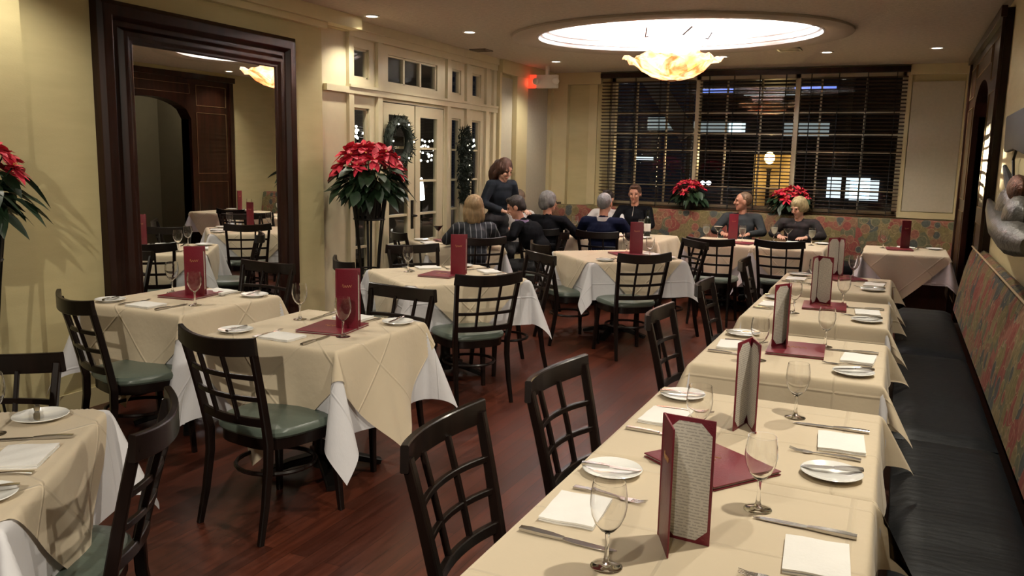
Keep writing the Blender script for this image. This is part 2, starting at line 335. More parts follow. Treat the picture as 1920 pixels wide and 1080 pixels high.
def empty(name, loc=(0, 0, 0), rz=0.0):
    o = bpy.data.objects.new(name, None); COL.objects.link(o); o.location = loc; o.rotation_euler = (0, 0, rz); o.empty_display_size = 0.1; return o
def kids(o): return list(CH.get(o.name, []))
CH = {}
def reg(root):
    """remember the part tree of a prototype"""
    for ob in bpy.data.objects:
        if ob.parent: 
            lst = CH.setdefault(ob.parent.name, [])
            if ob not in lst: lst.append(ob)
def copy_tree(o, parent=None):
    c = o.copy(); COL.objects.link(c); c.parent = parent
    for ch in kids(o): copy_tree(ch, c)
    return c
USED = set()
def place(proto, loc, rz, label, group=None):
    if proto.name in USED: c = copy_tree(proto)
    else: USED.add(proto.name); c = proto; 
    c.location = loc; c.rotation_euler = (0, 0, rz); c['label'] = label
    if group: c['group'] = group
    return c
def struct(name, mb, m, **kw): return tag(mb.build(name, m, **kw), kind='structure')
def rng(a, b): return random.uniform(a, b)
# ------------------------------------------------------------------ room shell
XL, XR, YB, YF = -4.53, 0.65, 11.2, -3.2
XD = -4.62
struct('floor', MB().box(XL - 1.5, XR + 3.5, YF - .1, YB + .2, -0.1, 0), M['floor'], smooth=False)
# ceiling with an oval opening
mb = MB(); N = 96; x0, x1, y0, y1 = XL - .4, XR + 3.4, YF - .1, YB + .2
# opening ring points and matching rectangle points
ell = []; rect = []
for k in range(N):
    a = 2 * PI * k / N; c, s_ = math.cos(a), math.sin(a)
    ell.append((CX + CA * c, CY + CB * s_, CEIL))
    t = 1e9
    if c > 1e-9: t = min(t, (x1 - CX) / c)
    if c < -1e-9: t = min(t, (x0 - CX) / c)
    if s_ > 1e-9: t = min(t, (y1 - CY) / s_)
    if s_ < -1e-9: t = min(t, (y0 - CY) / s_)
    rect.append((CX + c * t, CY + s_ * t, CEIL))
mb.add(ell + rect, [(k, (k + 1) % N, N + (k + 1) % N, N + k) for k in range(N)])
top = [(x, y, z + 0.012) for (x, y, z) in rect]
for (cx_, cy_) in ((x0, y0), (x1, y0), (x1, y1), (x0, y1)):      # close the corners the fan leaves open
    pass
cn = {}
mb2 = []
for (cx_, cy_) in ((x0, y0), (x1, y0), (x1, y1), (x0, y1)):
    # the two rect points beside this corner
    aa = math.atan2(cy_ - CY, cx_ - CX) % (2 * PI); k = int(aa / (2 * PI / N)) % N
    i0 = len(mb.v); mb.v.append((cx_, cy_, CEIL)); mb.f.append((N + k, i0, N + (k + 1) % N))
struct('ceiling', mb, M['ceil'], smooth=False)
# oval moulding and dome
prof = [(1.13, -0.002), (1.13, -0.022), (1.11, -0.034), (1.03, -0.030), (1.0, -0.012), (1.0, 0.0)]
mb = MB()
def oval(mb, prof, n=96):
    L = len(prof); vs = []
    for k in range(n):
        a = 2 * PI * k / n
        for (r, z) in prof: vs.append((CX + (CA + (r - 1) * 1.9) * math.cos(a), CY + (CB + (r - 1) * 1.9) * math.sin(a), CEIL + z))
    mb.add(vs, [(k * L + i, ((k + 1) % n) * L + i, ((k + 1) % n) * L + i + 1, k * L + i + 1) for k in range(n) for i in range(L - 1)])
    return mb
struct('trim_1', oval(mb, prof), M['ceilring'])
struct('trim_2', oval(MB(), [(1.0, -0.014), (0.992, -0.018), (0.985, 0.0), (0.99, 0.02), (0.978, 0.026), (0.972, 0.02), (0.970, 0.05), (0.975, 0.065), (0.962, 0.075), (0.95, 0.07), (0.945, 0.13)]), M['dome'])
mb = MB(); L = 14; n = 96; vs = []
for k in range(n):
    a = 2 * PI * k / n
    for j in range(L):
        t = PI / 2 * j / (L - 1); vs.append((CX + (CA - 0.1) * math.cos(t) * math.cos(a), CY + (CB - 0.1) * math.cos(t) * math.sin(a), CEIL + 0.13 + 0.42 * math.sin(t)))
mb.add(vs, [(k * L + i, ((k + 1) % n) * L + i, ((k + 1) % n) * L + i + 1, k * L + i + 1) for k in range(n) for i in range(L - 1)])
struct('ceiling_dome', mb, M['dome'])
# right wall with the arched opening (y 7.85..9.3), back room behind it
AY0, AY1, AZ = 7.85, 9.28, 2.16
def wall_x(x, th, y0, y1, z0, z1): return MB().box(min(x, x + th), max(x, x + th), y0, y1, z0, z1)
mb = wall_x(XR, 0.15, YF, AY0, 0, CEIL); mb.box(XR, XR + .15, AY1, YB, 0, CEIL); mb.box(XR, XR + .15, AY0, AY1, 2.46, CEIL)
struct('wall_right', mb, M['wall'], smooth=False)
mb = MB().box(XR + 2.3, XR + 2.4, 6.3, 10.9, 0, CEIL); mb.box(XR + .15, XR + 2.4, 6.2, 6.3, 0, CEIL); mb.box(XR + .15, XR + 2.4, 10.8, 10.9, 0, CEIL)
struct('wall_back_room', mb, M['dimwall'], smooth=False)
# left wall: mirror bay, pilaster near the camera, recessed french-door wall
mb = MB().box(XL - .3, XL, 3.12, 5.87, 0, CEIL); struct('wall_left', mb, M['wall'], smooth=False)
mb = MB().box(XL - .3, XL + .09, YF, 3.12, 0, CEIL); struct('wall_left_pilaster', mb, M['wall'], smooth=False)
struct('wall_front', MB().box(XL - .3, XR + .15, YF - .1, YF, 0, CEIL), M['wall'], smooth=False)
# cornice soffit over the mirror bay
mb = MB().box(XL - .02, XL + .10, YF + .01, 6.32, 2.71, CEIL - .001); mb.box(XL - .01, XL + .06, YF + .02, 5.88, 2.66, 2.712)
mb.box(XD - .02, XL - .018, 5.86, 6.31, 2.705, CEIL - .002)
struct('trim_3', mb, M['trimY'], smooth=False)
# french-door wall built as posts and rails with real openings
def grid_wall(mb, x0, x1, ya, yb, za, zb, holes):
    """solid slab between ya..yb, za..zb with rectangular holes (y0,y1,z0,z1)"""
    ys = sorted({ya, yb, *[h[0] for h in holes], *[h[1] for h in holes]}); zs = sorted({za, zb, *[h[2] for h in holes], *[h[3] for h in holes]})
    for i in range(len(ys) - 1):
        run = None
        for j in range(len(zs) - 1):
            cy, cz = (ys[i] + ys[i + 1]) / 2, (zs[j] + zs[j + 1]) / 2
            hit = any(h[0] < cy < h[1] and h[2] < cz < h[3] for h in holes)
            if not hit: run = (run[0], zs[j + 1]) if run else (zs[j], zs[j + 1])
            if hit or j == len(zs) - 2:
                if run: mb.box(x0, x1, ys[i], ys[i + 1], run[0], run[1])
                run = None
    return mb
side = [(6.46, 6.70), (8.31, 8.52), (8.80, 9.02)]
holes = [(a, b, 0.12, 2.05) for a, b in side] + [(a, b, 2.32, 2.59) for a, b in side] + [(6.93, 8.13, 0.0, 2.14), (7.02, 7.98, 2.32, 2.59)]
mb = grid_wall(MB(), XD - .065, XD, 5.87, 9.4, 0, CEIL, holes)
struct('wall_left_doors', mb, M['cream'], smooth=False)
mb = MB().box(XD, XD + .042, 6.0, 9.4, 2.17, 2.226); mb.box(XD, XD + .056, 6.33, 9.39, 2.225, 2.25)
mb.box(XD, XD + .045, 6.33, 9.38, 2.675, 2.742); mb.box(XD, XD + .07, 6.33, 9.37, 2.74, CEIL - .001)
for y in (6.335, 6.80, 8.15, 8.60, 9.10, 9.3): mb.box(XD, XD + .035, y, y + .075, 0.0, 2.70)
mb.box(XD, XD + .02, 6.0, 9.4, 0, .12)
struct('trim_4', mb, M['cream'], smooth=False)
def window_unit(n, holes_, bars, x=XD):
    root = empty('window_%d' % n, (0, 0, 0)); tag(root, kind='structure')
    fr = MB(); pn = MB()
    for (a, b, z0, z1) in holes_:
        t = .018
        for q in ((a, a + t, z0, z1), (b - t, b, z0, z1), (a, b, z0, z0 + t), (a, b, z1 - t, z1)): fr.box(x - .06, x - .02, *q)
        for zz in bars: 
            if z0 < zz < z1: fr.box(x - .055, x - .025, a, b, zz - .011, zz + .011)
        pn.box(x - .045, x - .040, a, b, z0, z1)
    f_ = fr.build('window_frame', M['cream'], root, smooth=False); pn.build('pane', M['pane'], f_, smooth=False)
zb = (0.45, 0.74, 1.03, 1.36, 1.70)
n = 1
for a, b in side:
    window_unit(n, [(a, b, .12, 2.05)], zb); window_unit(n + 1, [(a, b, 2.32, 2.59)], ()); n += 2
root = empty('window_%d' % n); tag(root, kind='structure'); fr = MB(); pn = MB()
for k in range(3):
    a = 7.02 + k * .32; b = a + .32
    for q in ((a, a + .016, 2.32, 2.59), (b - .016, b, 2.32, 2.59), (a, b, 2.32, 2.336), (a, b, 2.574, 2.59)): fr.box(XD - .06, XD - .02, *q)
    pn.box(XD - .045, XD - .04, a, b, 2.32, 2.59)
f_ = fr.build('window_frame', M['cream'], root, smooth=False); pn.build('pane', M['pane'], f_, smooth=False)
for i, (ya, yb, hy) in enumerate(((6.94, 7.52, 7.47), (7.54, 8.12, 7.60))):
    root = empty('door_%d' % (i + 1)); tag(root, kind='structure')
    d = MB(); ga, gb = ya + .1, yb - .13
    if i: ga, gb = ya + .1, yb - .13
    grid_wall(d, XD - .05, XD - .005, ya, yb, 0.01, 2.13, [(ga, gb, .25, 2.02)])
    for zz in (0.72, 1.01, 1.36, 1.70): d.box(XD - .045, XD - .012, ga, gb, zz - .012, zz + .012)
    leaf_ = d.build('door_leaf', M['cream'], root, smooth=False)
    MB().box(XD - .03, XD - .025, ga, gb, .25, 2.02).build('pane', M['pane'], leaf_, smooth=False)
    if i == 0:
        h = MB().box(XD - .006, XD + .006, hy - .022, hy + .022, .86, 1.16); h.tube([(XD, hy, 1.0), (XD + .055, hy, 1.0), (XD + .055, hy - .09, 1.0)], .011)
        h.build('door_handle', M['iron'], leaf_)
# left wall beyond the doors with its acoustic panels
struct('wall_left_far', MB().box(XD - .1, XD, 9.4, YB, 0, CEIL), M['wall'], smooth=False)
mb = MB().box(XD, XD + .10, 9.4, YB, 2.66, CEIL - .001); mb.box(XD, XD + .07, 9.40, 9.45, 0, 2.66); mb.box(XD, XD + .09, 9.86, 10.2, 0, 2.66); mb.box(XD, XD + .09, 11.0, YB, 0, 2.66)
struct('trim_5', mb, M['trimY'], smooth=False)
def panel(x0, x1, y0, y1, z0, z1, label):
    o = MB().box(x0, x1, y0, y1, z0, z1).build('acoustic_panel', M['panel'], smooth=False, bevel=.008); tag(o, label, 'wall panel')
panel(XD + .001, XD + .03, 9.46, 9.85, .15, 2.62, 'narrow tan fabric wall panel just past the french doors')
panel(XD + .001, XD + .05, 10.24, 10.98, .15, 2.62, 'tall tan fabric wall panel in the corner under the exit sign')
panel(.05, .61, YB - .035, YB - .001, 1.08, 2.62, 'wide tan fabric wall panel right of the blinds')
# back wall with the big window opening
WX0, WX1, WZ0, WZ1 = -3.70, -0.02, 1.02, 2.74
mb = MB().box(XD - .1, WX0, YB, YB + .12, 0, CEIL); mb.box(WX1, XR + .15, YB, YB + .12, 0, CEIL); mb.box(WX0, WX1, YB, YB + .12, 0, WZ0); mb.box(WX0, WX1, YB, YB + .12, WZ1, CEIL)
struct('wall_back', mb, M['wall'], smooth=False)
mb = MB().box(XD, WX0 - .14, YB - .08, YB, 2.66, CEIL - .001); mb.box(.02, XR, YB - .08, YB, 2.70, CEIL - .001)
mb.box(XD + .09, XD + .3, YB - .1, YB, 0, 2.66); mb.box(-4.02, -3.90, YB - .03, YB, 1.0, 2.66)
mb.box(.0, .045, YB - .05, YB, 1.0, 2.70); mb.box(.612, XR, YB - .05, YB, 1.0, 2.7); mb.box(.045, .612, YB - .045, YB, 1.0, 1.075)
struct('trim_6', mb, M['trimY'], smooth=False)
root = empty('window_8'); tag(root, kind='structure'); fr = MB()
for x in (-3.70, -2.53, -1.28, -.06): fr.box(x, x + .06, YB - .02, YB + .09, WZ0, WZ1)
for x in (-3.36, -2.94, -2.14, -1.70, -.98, -.46): fr.box(x, x + .022, YB + .04, YB + .07, WZ0, WZ1)
for z in (1.3, 1.78, 2.0, 2.27): fr.box(WX0, WX1, YB + .045, YB + .068, z - .011, z + .011)
fr.box(WX0, WX1, YB - .02, YB + .09, WZ0, WZ0 + .05); fr.box(WX0, WX1, YB - .02, YB + .09, WZ1 - .05, WZ1)
fr.build('window_frame', M['cream'], root, smooth=False)
MB().box(WX0, WX1, YB + .054, YB + .058, WZ0, WZ1).build('pane', M['pane'], root, smooth=False)
# wooden blinds
mb = MB().box(-3.84, .02, YB - .11, YB - .02, 2.735, 2.80); v = mb.build('blind_valance', M['mahog'], smooth=False, bevel=.004)
tag(v, 'long dark wooden valance above the three blinds', 'valance')
for i, (a, b, nm) in enumerate(((-3.82, -2.53, 'left'), (-2.47, -1.27, 'middle'), (-1.21, .0, 'right'))):
    root = empty('wooden_blind', ((a + b) / 2, YB - .065, 1.0)); hw = (b - a) / 2
    tag(root, '%s dark wooden slatted blind of the big window' % {'left': 'leftmost', 'middle': 'middle', 'right': 'rightmost'}[nm], 'blind', 'wooden blinds')
    s_ = MB(); z = .03
    while z < 1.72:
        m_ = Matrix.Translation((0, 0, z)) @ Matrix.Rotation(R(-14), 4, 'X'); s_.box(-hw, hw, -.024, .024, -.0014, .0014, m_); z += .0445
    s_.build('slats', M['slat'], root, smooth=False)
    MB().box(-hw, hw, -.025, .025, 0, .018).build('bottom_rail', M['slat'], root, smooth=False)
    t = MB()
    for f_ in (-.8, -.27, .27, .8):
        for yy in (-.026, .026): t.box(f_ * hw - .004, f_ * hw + .004, yy - .0006, yy + .0006, 0, 1.74)
    t.build('ladder_tapes', M['black'], root, smooth=False)
# ------------------------------------------------------------------ world outside (night street)
tag(MB().box(-14, 8, 11.6, 34, -.35, -.3).build('street', M['nightwall'], smooth=False), kind='structure')
tag(MB().box(-16, XD - .3, 3, 34, -.35, -.3).build('terrace', M['nightwall'], smooth=False), kind='structure')
def at_y(px, py, y):
    d = rot @ Vector((px - 960, -(py - 540), -F)); t = y / d.y; return Vector((0, 0, 1.6)) + d * t
def at_x(px, py, x):
    d = rot @ Vector((px - 960, -(py - 540), -F)); t = x / d.x; return Vector((0, 0, 1.6)) + d * t
b_ = empty('far_building', (2, 27, -.3)); tag(b_, 'dark building across the street with lit windows behind the right blind', 'building')
MB().box(-8, 5, 0, 4, 0, 9).build('wall', M['nightwall'], b_, smooth=False)
E_win = emit('lit_window', (0.85, 0.95, 1.0), 1.3); E_dim = emit('dim_window', (0.7, 0.8, 0.8), .35)
for (px, py, ww, hh, mm) in ((1590, 352, 1.2, .65, E_win), (1620, 357, .8, .6, E_win), (1512, 243, 1.3, .45, E_dim), (1240, 232, .9, .4, E_dim), (1345, 240, 1.5, .4, E_dim), (1382, 240, .5, .3, E_win), (1208, 297, .6, .1, E_win), (1445, 175, 1.6, .12, E_dim)):
    p = at_y(px, py, 26.97); MB().box(p.x - 2 - ww / 2, p.x - 2 + ww / 2, -.06, 0.0, p.z + .3 - hh / 2, p.z + .3 + hh / 2).build('window', mm, b_, smooth=False)
sl = empty('street_lamp', (-1.98, 14.4, -.3)); tag(sl, 'glowing amber street lamp seen through the middle blind', 'street lamp')
MB().lathe([(0, 0), (.09, 0), (.09, .05), (.04, .12), (.03, 1.8), (.05, 1.84), (0, 1.84)], 12).build('pole', M['iron'], sl)
MB().ball((0, 0, 2.02), (.085, .085, .10)).build('lamp_globe', emit('amber_globe', (1.0, .62, .22), 28), sl)
bpy.data.objects['street_bulb'].location = (-1.98, 14.4 - .13, 1.72)
o = MB().box(-.30, .34, 0, .12, 0, 2.1).build('glow_board', mat('ochre_board', (.34, .25, .11), .8), smooth=False, bevel=.01); o.location = (-1.98, 14.75, -.3); tag(o, 'ochre board added behind the street lamp to catch its glow', 'board')  # added surface that catches the amber glow around the lamp
nb = empty('awning', (-1.3, 17, 2.8)); tag(nb, 'awning edge with a blue light strip across the street', 'awning')
p0 = at_y(1318, 172, 17); p1 = at_y(1568, 172, 17)
MB().box(p0.x + 1.3 - .3, p1.x + 1.3 + .3, .02, .5, p0.z - 2.8 - .02, p0.z - 2.8 + .35).build('fascia', M['nightwall'], nb, smooth=False)
MB().box(p0.x + 1.3, p0.x + 1.3 + .6, -.02, .0, p0.z - 2.8 - .02, p0.z - 2.8 + .05).build('light_strip', emit('blue_neon', (.16, .26, .85), 1.3), nb, smooth=False)
MB().box(p1.x + 1.3 - .75, p1.x + 1.3, -.02, .0, p0.z - 2.8 + .01, p0.z - 2.8 + .07).build('light_strip', bpy.data.materials['blue_neon'], nb, smooth=False)
for x_ in (p0.x + 1.3 - .25, p1.x + 1.3 + .25): MB().box(x_ - .04, x_ + .04, .1, .2, -3.1, p0.z - 2.8).build('post', M['iron'], nb, smooth=False)
bm_ = empty('slanted_streak', (0, 0, 0)); a = at_y(1215, 140, 13.2); b = at_y(1290, 255, 13.2)  # grey bar stands in for a reflected streak of light
bm_.location = a
MB().tube([(0, 0, 0), b - a], 1, flat=(.03, .14), up=(1, 0, .6)).build('streak', mat('grey_streak', (.10, .10, .11), .6), bm_, smooth=False)
tag(bm_, 'slanted grey beam added for a reflected light outside the left blind', 'streak')
random.seed(5)
def lights_thing(name, label, pts, r, m, wire=True, group=None):
    c = pts[0].copy(); c.z = -.3; o = empty(name, c); tag(o, label, 'string lights', group)
    MB().tube([(0, 0, 0), pts[0] - c], .012, n=6).build('post', M['iron'], o)
    if wire: MB().tube([p - c for p in pts], .004, n=4).build('wire', M['iron'], o)
    wr_ = o.children[-1]
    for p in pts: MB().ball(p - c, r, 6).build('bulb', m, wr_)
    return o
E_am = emit('amber_bulb', (1.0, .72, .4), 5)
lights_thing('light_string', 'vertical string of amber lights outside behind the left blind', [at_y(1236 - .5 * k, 250 + 9 * k, 13.6) for k in range(12)], .013, E_am)
hl = [at_y(1318, 343, 19), at_y(1329, 343, 19)]; cr_ = empty('parked_car', (hl[0].x + .08, 19, -.3)); tag(cr_, 'dark car with two white headlights outside beside the left poinsettia', 'car')
MB().prism([(-.75, -.25), (.75, -.25), (.82, 0), (.82, .55), (.70, .62), (.55, 1.0), (-.55, 1.0), (-.70, .62), (-.82, .55), (-.82, 0)], -4.0, -.06, Matrix(((1, 0, 0, 0), (0, 0, -1, 0), (0, 1, 0, .32), (0, 0, 0, 1)))).build('car_body', M['darkmetal'], cr_, smooth=False, bevel=.03)
for p in hl: MB().ball((p.x - hl[0].x - .08, -.02, p.z + .3), (.06, .05, .05), 8).build('headlight', emit('headlight', (.8, .9, 1), 10), cr_)
for sx_ in (-.72, .72): MB().lathe([(0, -.1), (.3, -.1), (.3, .1), (0, .1)], 16, m=Matrix.Translation((sx_, .8, .3)) @ Matrix.Rotation(PI / 2, 4, 'Y')).build('wheel', M['black'], cr_)
# twinkle lights seen through the french doors
random.seed(11)
def xl(px, py, x): return at_x(px, py, x)
pts = []
for k in range(26): pts.append(xl(rng(786, 822), rng(262, 310), -6.2))
pts.sort(key=lambda p: p.z); lights_thing('light_string', 'white fairy lights outside behind the right door leaf', pts, .017, M['twinkle'])
pts = [xl(rng(665, 693), rng(235, 268), -6.2) for k in range(14)]; pts.sort(key=lambda p: p.z)
lights_thing('light_string', 'white fairy lights outside behind the window left of the doors', pts, .017, M['twinkle'])
pts = [xl(rng(885, 900), rng(258, 275), -6.2) for k in range(7)]; pts.sort(key=lambda p: p.z)
lights_thing('light_string', 'white fairy lights outside behind the window right of the doors', pts, .017, M['twinkle'])
tn = empty('patio_heater', (-6.0, 9.85, -.3)); p = xl(790, 350, -6.1); tn.location = (p.x, p.y, -.3); tag(tn, 'bright white glowing outdoor lantern beyond the door', 'lantern')
MB().lathe([(0, 0), (.12, 0), (.12, .03), (.02, .06), (.02, p.z + .1)], 10).build('stand', M['iron'], tn)
MB().lathe([(.0, p.z + .1), (.05, p.z + .12), (.035, p.z + .3), (.015, p.z + .42), (0, p.z + .43)], 10).build('glow', emit('lantern_glow', (1, .95, .85), 9), tn)
lamp('terrace_fill', 'POINT', (-7.0, 11.0, 2.9), 90, (1, .9, .8), shadow_soft_size=.2)  # unseen fill light, added to brighten the terrace
mb = MB().box(-9.2, -9.1, 4, 16, -.3, 3.6); mb.box(-9.1, -8.9, 4, 16, 2.0, 2.2); tag(mb.build('terrace_wall', mat('terrace_siding', (.10, .09, .08), .8), smooth=False), kind='structure')
# ------------------------------------------------------------------ right cabinet surround, mirror
root = empty('arched_door_surround', (XR, 8.58, 0)); tag(root, 'dark mahogany arched doorway surround on the right wall', 'doorway surround')
# frame board y -1.53..1.53 (7.05..10.11), opening AY0..AY1 arched
o0, o1 = AY0 - 8.58, AY1 - 8.58
mb = MB(); mb.box(-.05, 0, -1.53, o0, 0, 2.75); mb.box(-.05, 0, o1, 1.53, 0, 2.75)
K = 16
for k in range(K):          # arch spandrel as vertical strips
    ya = o0 + (o1 - o0) * k / K; yb_ = o0 + (o1 - o0) * (k + 1) / K; ym = (ya + yb_) / 2
    u = (ym - (o0 + o1) / 2) / ((o1 - o0) / 2); z = 2.10 + .28 * math.sqrt(max(0, 1 - u * u))
    za = 2.10 + .28 * math.sqrt(max(0, 1 - min(1, abs((ya - (o0 + o1) / 2) / ((o1 - o0) / 2))) ** 2)); zb_ = 2.10 + .28 * math.sqrt(max(0, 1 - min(1, abs((yb_ - (o0 + o1) / 2) / ((o1 - o0) / 2))) ** 2))
    vs = [(-.05, ya, za), (-.05, yb_, zb_), (-.05, yb_, 2.75), (-.05, ya, 2.75), (.15, ya, za), (.15, yb_, zb_), (.15, yb_, 2.75), (.15, ya, 2.75)]
    mb.add(vs, [(0, 1, 2, 3), (4, 7, 6, 5), (0, 4, 5, 1), (3, 2, 6, 7), (0, 3, 7, 4), (1, 5, 6, 2)])
mb.box(0, .15, o0 - .02, o0, 0, 2.2); mb.box(0, .15, o1, o1 + .02, 0, 2.2)
mb.build('surround_board', M['mahog'], root, smooth=False)
mb = MB().box(-.09, -.05, -1.58, 1.58, 2.68, 2.76); mb.box(-.075, -.05, -1.55, -1.47, 0, 2.68); mb.box(-.075, -.05, 1.47, 1.55, 0, 2.68)
mb.build('moulding', M['mahog'], root, smooth=False, bevel=.006)
g = MB()
def bead(y0, y1, z0, z1):
    r = .005
    for q in ((y0, y1, z0, z0 + r), (y0, y1, z1 - r, z1), (y0, y0 + r, z0, z1), (y1 - r, y1, z0, z1)): g.box(-.058, -.05, *q)
for (ya, yb_) in ((-1.40, -.83), (.80, 1.40)):
    bead(ya, yb_, 2.30, 2.60); bead(ya, yb_, 1.30, 2.20); bead(ya, yb_, .25, 1.18)
bead(-.72, .68, 2.46, 2.6)
g.build('gold_beading', M['gold'], root, smooth=False)
# back room beyond the arch
mb = MB().box(-.04, 0, -.9, -.06, 0, 2.0); mb.box(-.04, 0, .80, 1.5, 0, 2.0); mb.box(-.04, 0, -.9, 1.5, 1.92, 2.02)
o = mb.build('wine_cabinet', M['mahog'], smooth=False); o.location = (XR + 2.3, 8.3, 0); tag(o, 'dark wooden cabinet front in the room behind the arch, seen in the mirror', 'cabinet')
o = MB().box(-.01, .0, -.06, .80, 0, 1.92).build('dark_opening', M['black'], smooth=False); o.location = (XR + 2.29, 8.3, 0); tag(o, 'black sheet standing in for the dark framed opening behind the arch', 'dark opening')  # black sheet stands for the darkness inside the framed opening
lamp('back_room_fill', 'POINT', (XR + 1.0, 10.3, 2.6), 9, WARM, shadow_soft_size=.02)  # added light without a fixture, brightens the room behind the arch
# mirror
root = empty('wall_mirror', (XL, 4.535, 0)); tag(root, 'large mirror in a wide dark mahogany frame on the left wall', 'mirror')
MY0, MY1, MZ = 3.63 - 4.535, 5.46 - 4.535, 2.52
fw = .27
secs = [(0, .06), (.03, .085), (.09, .085), (.12, .05), (.15, .05), (.175, .08), (.205, .08), (.225, .066), (.245, .066), (.25, .060)]   # (inset, depth)
def ringpts(ins, d): return [(d, MY0 + ins, .02 + ins), (d, MY1 - ins, .02 + ins), (d, MY1 - ins, MZ - ins), (d, MY0 + ins, MZ - ins)]
rings = [ringpts(0, 0)] + [ringpts(*s_) for s_ in secs] + [ringpts(.25, 0)]
vs = [p for r in rings for p in r]; fs = []
for i in range(len(rings) - 1):
    for k in range(4): fs.append((i * 4 + k, i * 4 + (k + 1) % 4, (i + 1) * 4 + (k + 1) % 4, (i + 1) * 4 + k))
MB().add(vs, fs).build('frame', M['mahog'], root, smooth=False, bevel=.004)
MB().box(.045, .056, MY0 + .245, MY1 - .245, .265, MZ - .245).build('mirror_glass', M['mirror'], root, smooth=False)
# baseboards
struct('baseboard_left', MB().box(XL, XL + .015, 3.12, 5.87, 0, .12), M['trimY'], smooth=False)
# ------------------------------------------------------------------ ceiling fixtures
dl = empty('ceiling_downlight'); tag(dl, 'x', 'ceiling light', 'recessed ceiling lights')
MB().lathe([(.052, 0), (.070, 0), (.072, -.006), (.066, -.010), (.052, -.008), (.050, 0.0)], 20).build('trim_ring', M['tin'], dl)
MB().lathe([(0, -.003), (.05, -.003), (.05, -.001), (0, -.001)], 20).build('lens', M['lens'], dl)
reg(dl)
dlabs = ['round recessed ceiling light above the plant stand', 'round recessed ceiling light above the french doors', 'small recessed ceiling light near the exit sign',
         'recessed ceiling light by the window, between dome and right corner', 'recessed ceiling light nearest the right wall', 'recessed ceiling light just right of the chandelier bowl']
for i, (x, y, p, dx, dy) in enumerate(DOWN):
    place(dl, (x, y, CEIL), 0, dlabs[i] if i < 6 else 'unseen recessed ceiling light placed to light the near tables')
for (px, py, lab, w_) in ((1480, 92, 'square metal ceiling vent right of the dome', .12), (840, 96, 'flat ceiling vent above the french doors', .10)):
    d = rot @ Vector((px - 960, -(py - 540), -F)); t = (CEIL - 1.6) / d.z; p = Vector((0, 0, 1.6)) + d * t
    o = empty('ceiling_vent', (max(p.x, -4.4), p.y, CEIL)); tag(o, lab, 'vent')
    f = MB(); s2 = MB()
    for q in ((-w_, w_, -w_, -w_ + .02), (-w_, w_, w_ - .02, w_), (-w_, -w_ + .02, -w_, w_), (w_ - .02, w_, -w_, w_)): f.box(*q, -.012, 0)
    for k in range(6): s2.box(-w_ + .02, w_ - .02, -w_ + .03 + k * (2 * w_ - .06) / 5 - .004, -w_ + .03 + k * (2 * w_ - .06) / 5 + .004, -.01, -.002)
    f.build('frame', M['graymetal'], o, smooth=False); s2.build('slats', M['graymetal'], o, smooth=False)
# exit light
root = empty('emergency_exit_light', (-4.28, 10.25, 2.62)); tag(root, 'white emergency exit light box with two lamp heads by the ceiling', 'exit light')
MB().box(-.15, .15, -.03, .03, -.085, .085).build('housing', M['tin'], root, bevel=.01)
for sx in (-.14, .14): MB().lathe([(0, -.03), (.035, -.035), (.045, .02), (.03, .04), (0, .045)], 14, (0, 0, 0), m=Matrix.Translation((sx, -.05, .0)) @ Matrix.Rotation(PI / 2, 4, 'X')).build('lamp_head', M['tin'], root)
MB().box(-.02, .02, -.02, .02, .085, .2).build('stem', M['tin'], root)
MB().box(-.27, -.155, -.012, .012, -.08, .09).build('red_sign_face', M['exitred'], root)
lamp('exit_glow', 'POINT', (-4.50, 10.20, 2.60), 0.5, (1, .08, .04), shadow_soft_size=.05)
# chandelier
root = empty('flower_chandelier', (CX, CY, 2.38)); tag(root, 'glowing amber glass flower chandelier hanging from the oval dome', 'chandelier')
pm = petal_mat('amber_petal_glass', (1.0, .88, .66), (.92, .42, .14), 1.5); pw = petal_mat('white_petal_glass', (1.0, .97, .97), (.85, .70, .66), 1.6)
def petal(ang, prof, width, m, name, seed):
    random.seed(seed); n = len(prof); W = 8; vs = []
    for i, (r, z) in enumerate(prof):
        t = i / (n - 1); ww = width(t)
        for j in range(W + 1):
            u = j / W * 2 - 1; a = ang + u * ww / max(r, .06) * 1.0
            rr = r + .012 * math.sin(u * 5 + seed) * t - .03 * u * u * t; vs.append((rr * math.cos(a), rr * math.sin(a), z + .015 * math.sin(u * 7 + seed * 2) * t * t - .05 * t * u * u))
    fs = [(i * (W + 1) + j, i * (W + 1) + j + 1, (i + 1) * (W + 1) + j + 1, (i + 1) * (W + 1) + j) for i in range(n - 1) for j in range(W)]
    mb = MB().add(vs, fs); o = mb.build(name, m, root)
    md = o.modifiers.new('thick', 'SOLIDIFY'); md.thickness = .005; return o
lowp = [(.03, .02), (.12, .035), (.22, .07), (.31, .13), (.38, .20), (.44, .235), (.48, .235)]
for k in range(6): petal(k * PI / 3 + .3, lowp, lambda t: (.04 + .26 * math.sin(min(1, t * .75 + .12) * PI * .9)) * (1 if t < .85 else .72), pm, 'lower_petal', k)
upp = [(.20, .20), (.24, .28), (.27, .36), (.30, .43), (.35, .50), (.42, .56), (.50, .60), (.57, .60)]
for k in range(6): petal(k * PI / 3 + .75, upp, lambda t: (.07 + .20 * math.sin(min(1, t * .8 + .1) * PI * .9)) * (1 if t < .85 else .6), pw, 'upper_petal', k + 20)
MB().lathe([(0, 0), (.03, .005), (.05, .02), (.03, .035), (0, .04)], 14).build('bottom_cap', mat('amber_knob', (.6, .3, .12), .3), root)
MB().tube([(0, 0, .03), (0, 0, .95)], .012).build('stem', M['gold'], root)
sc = MB()
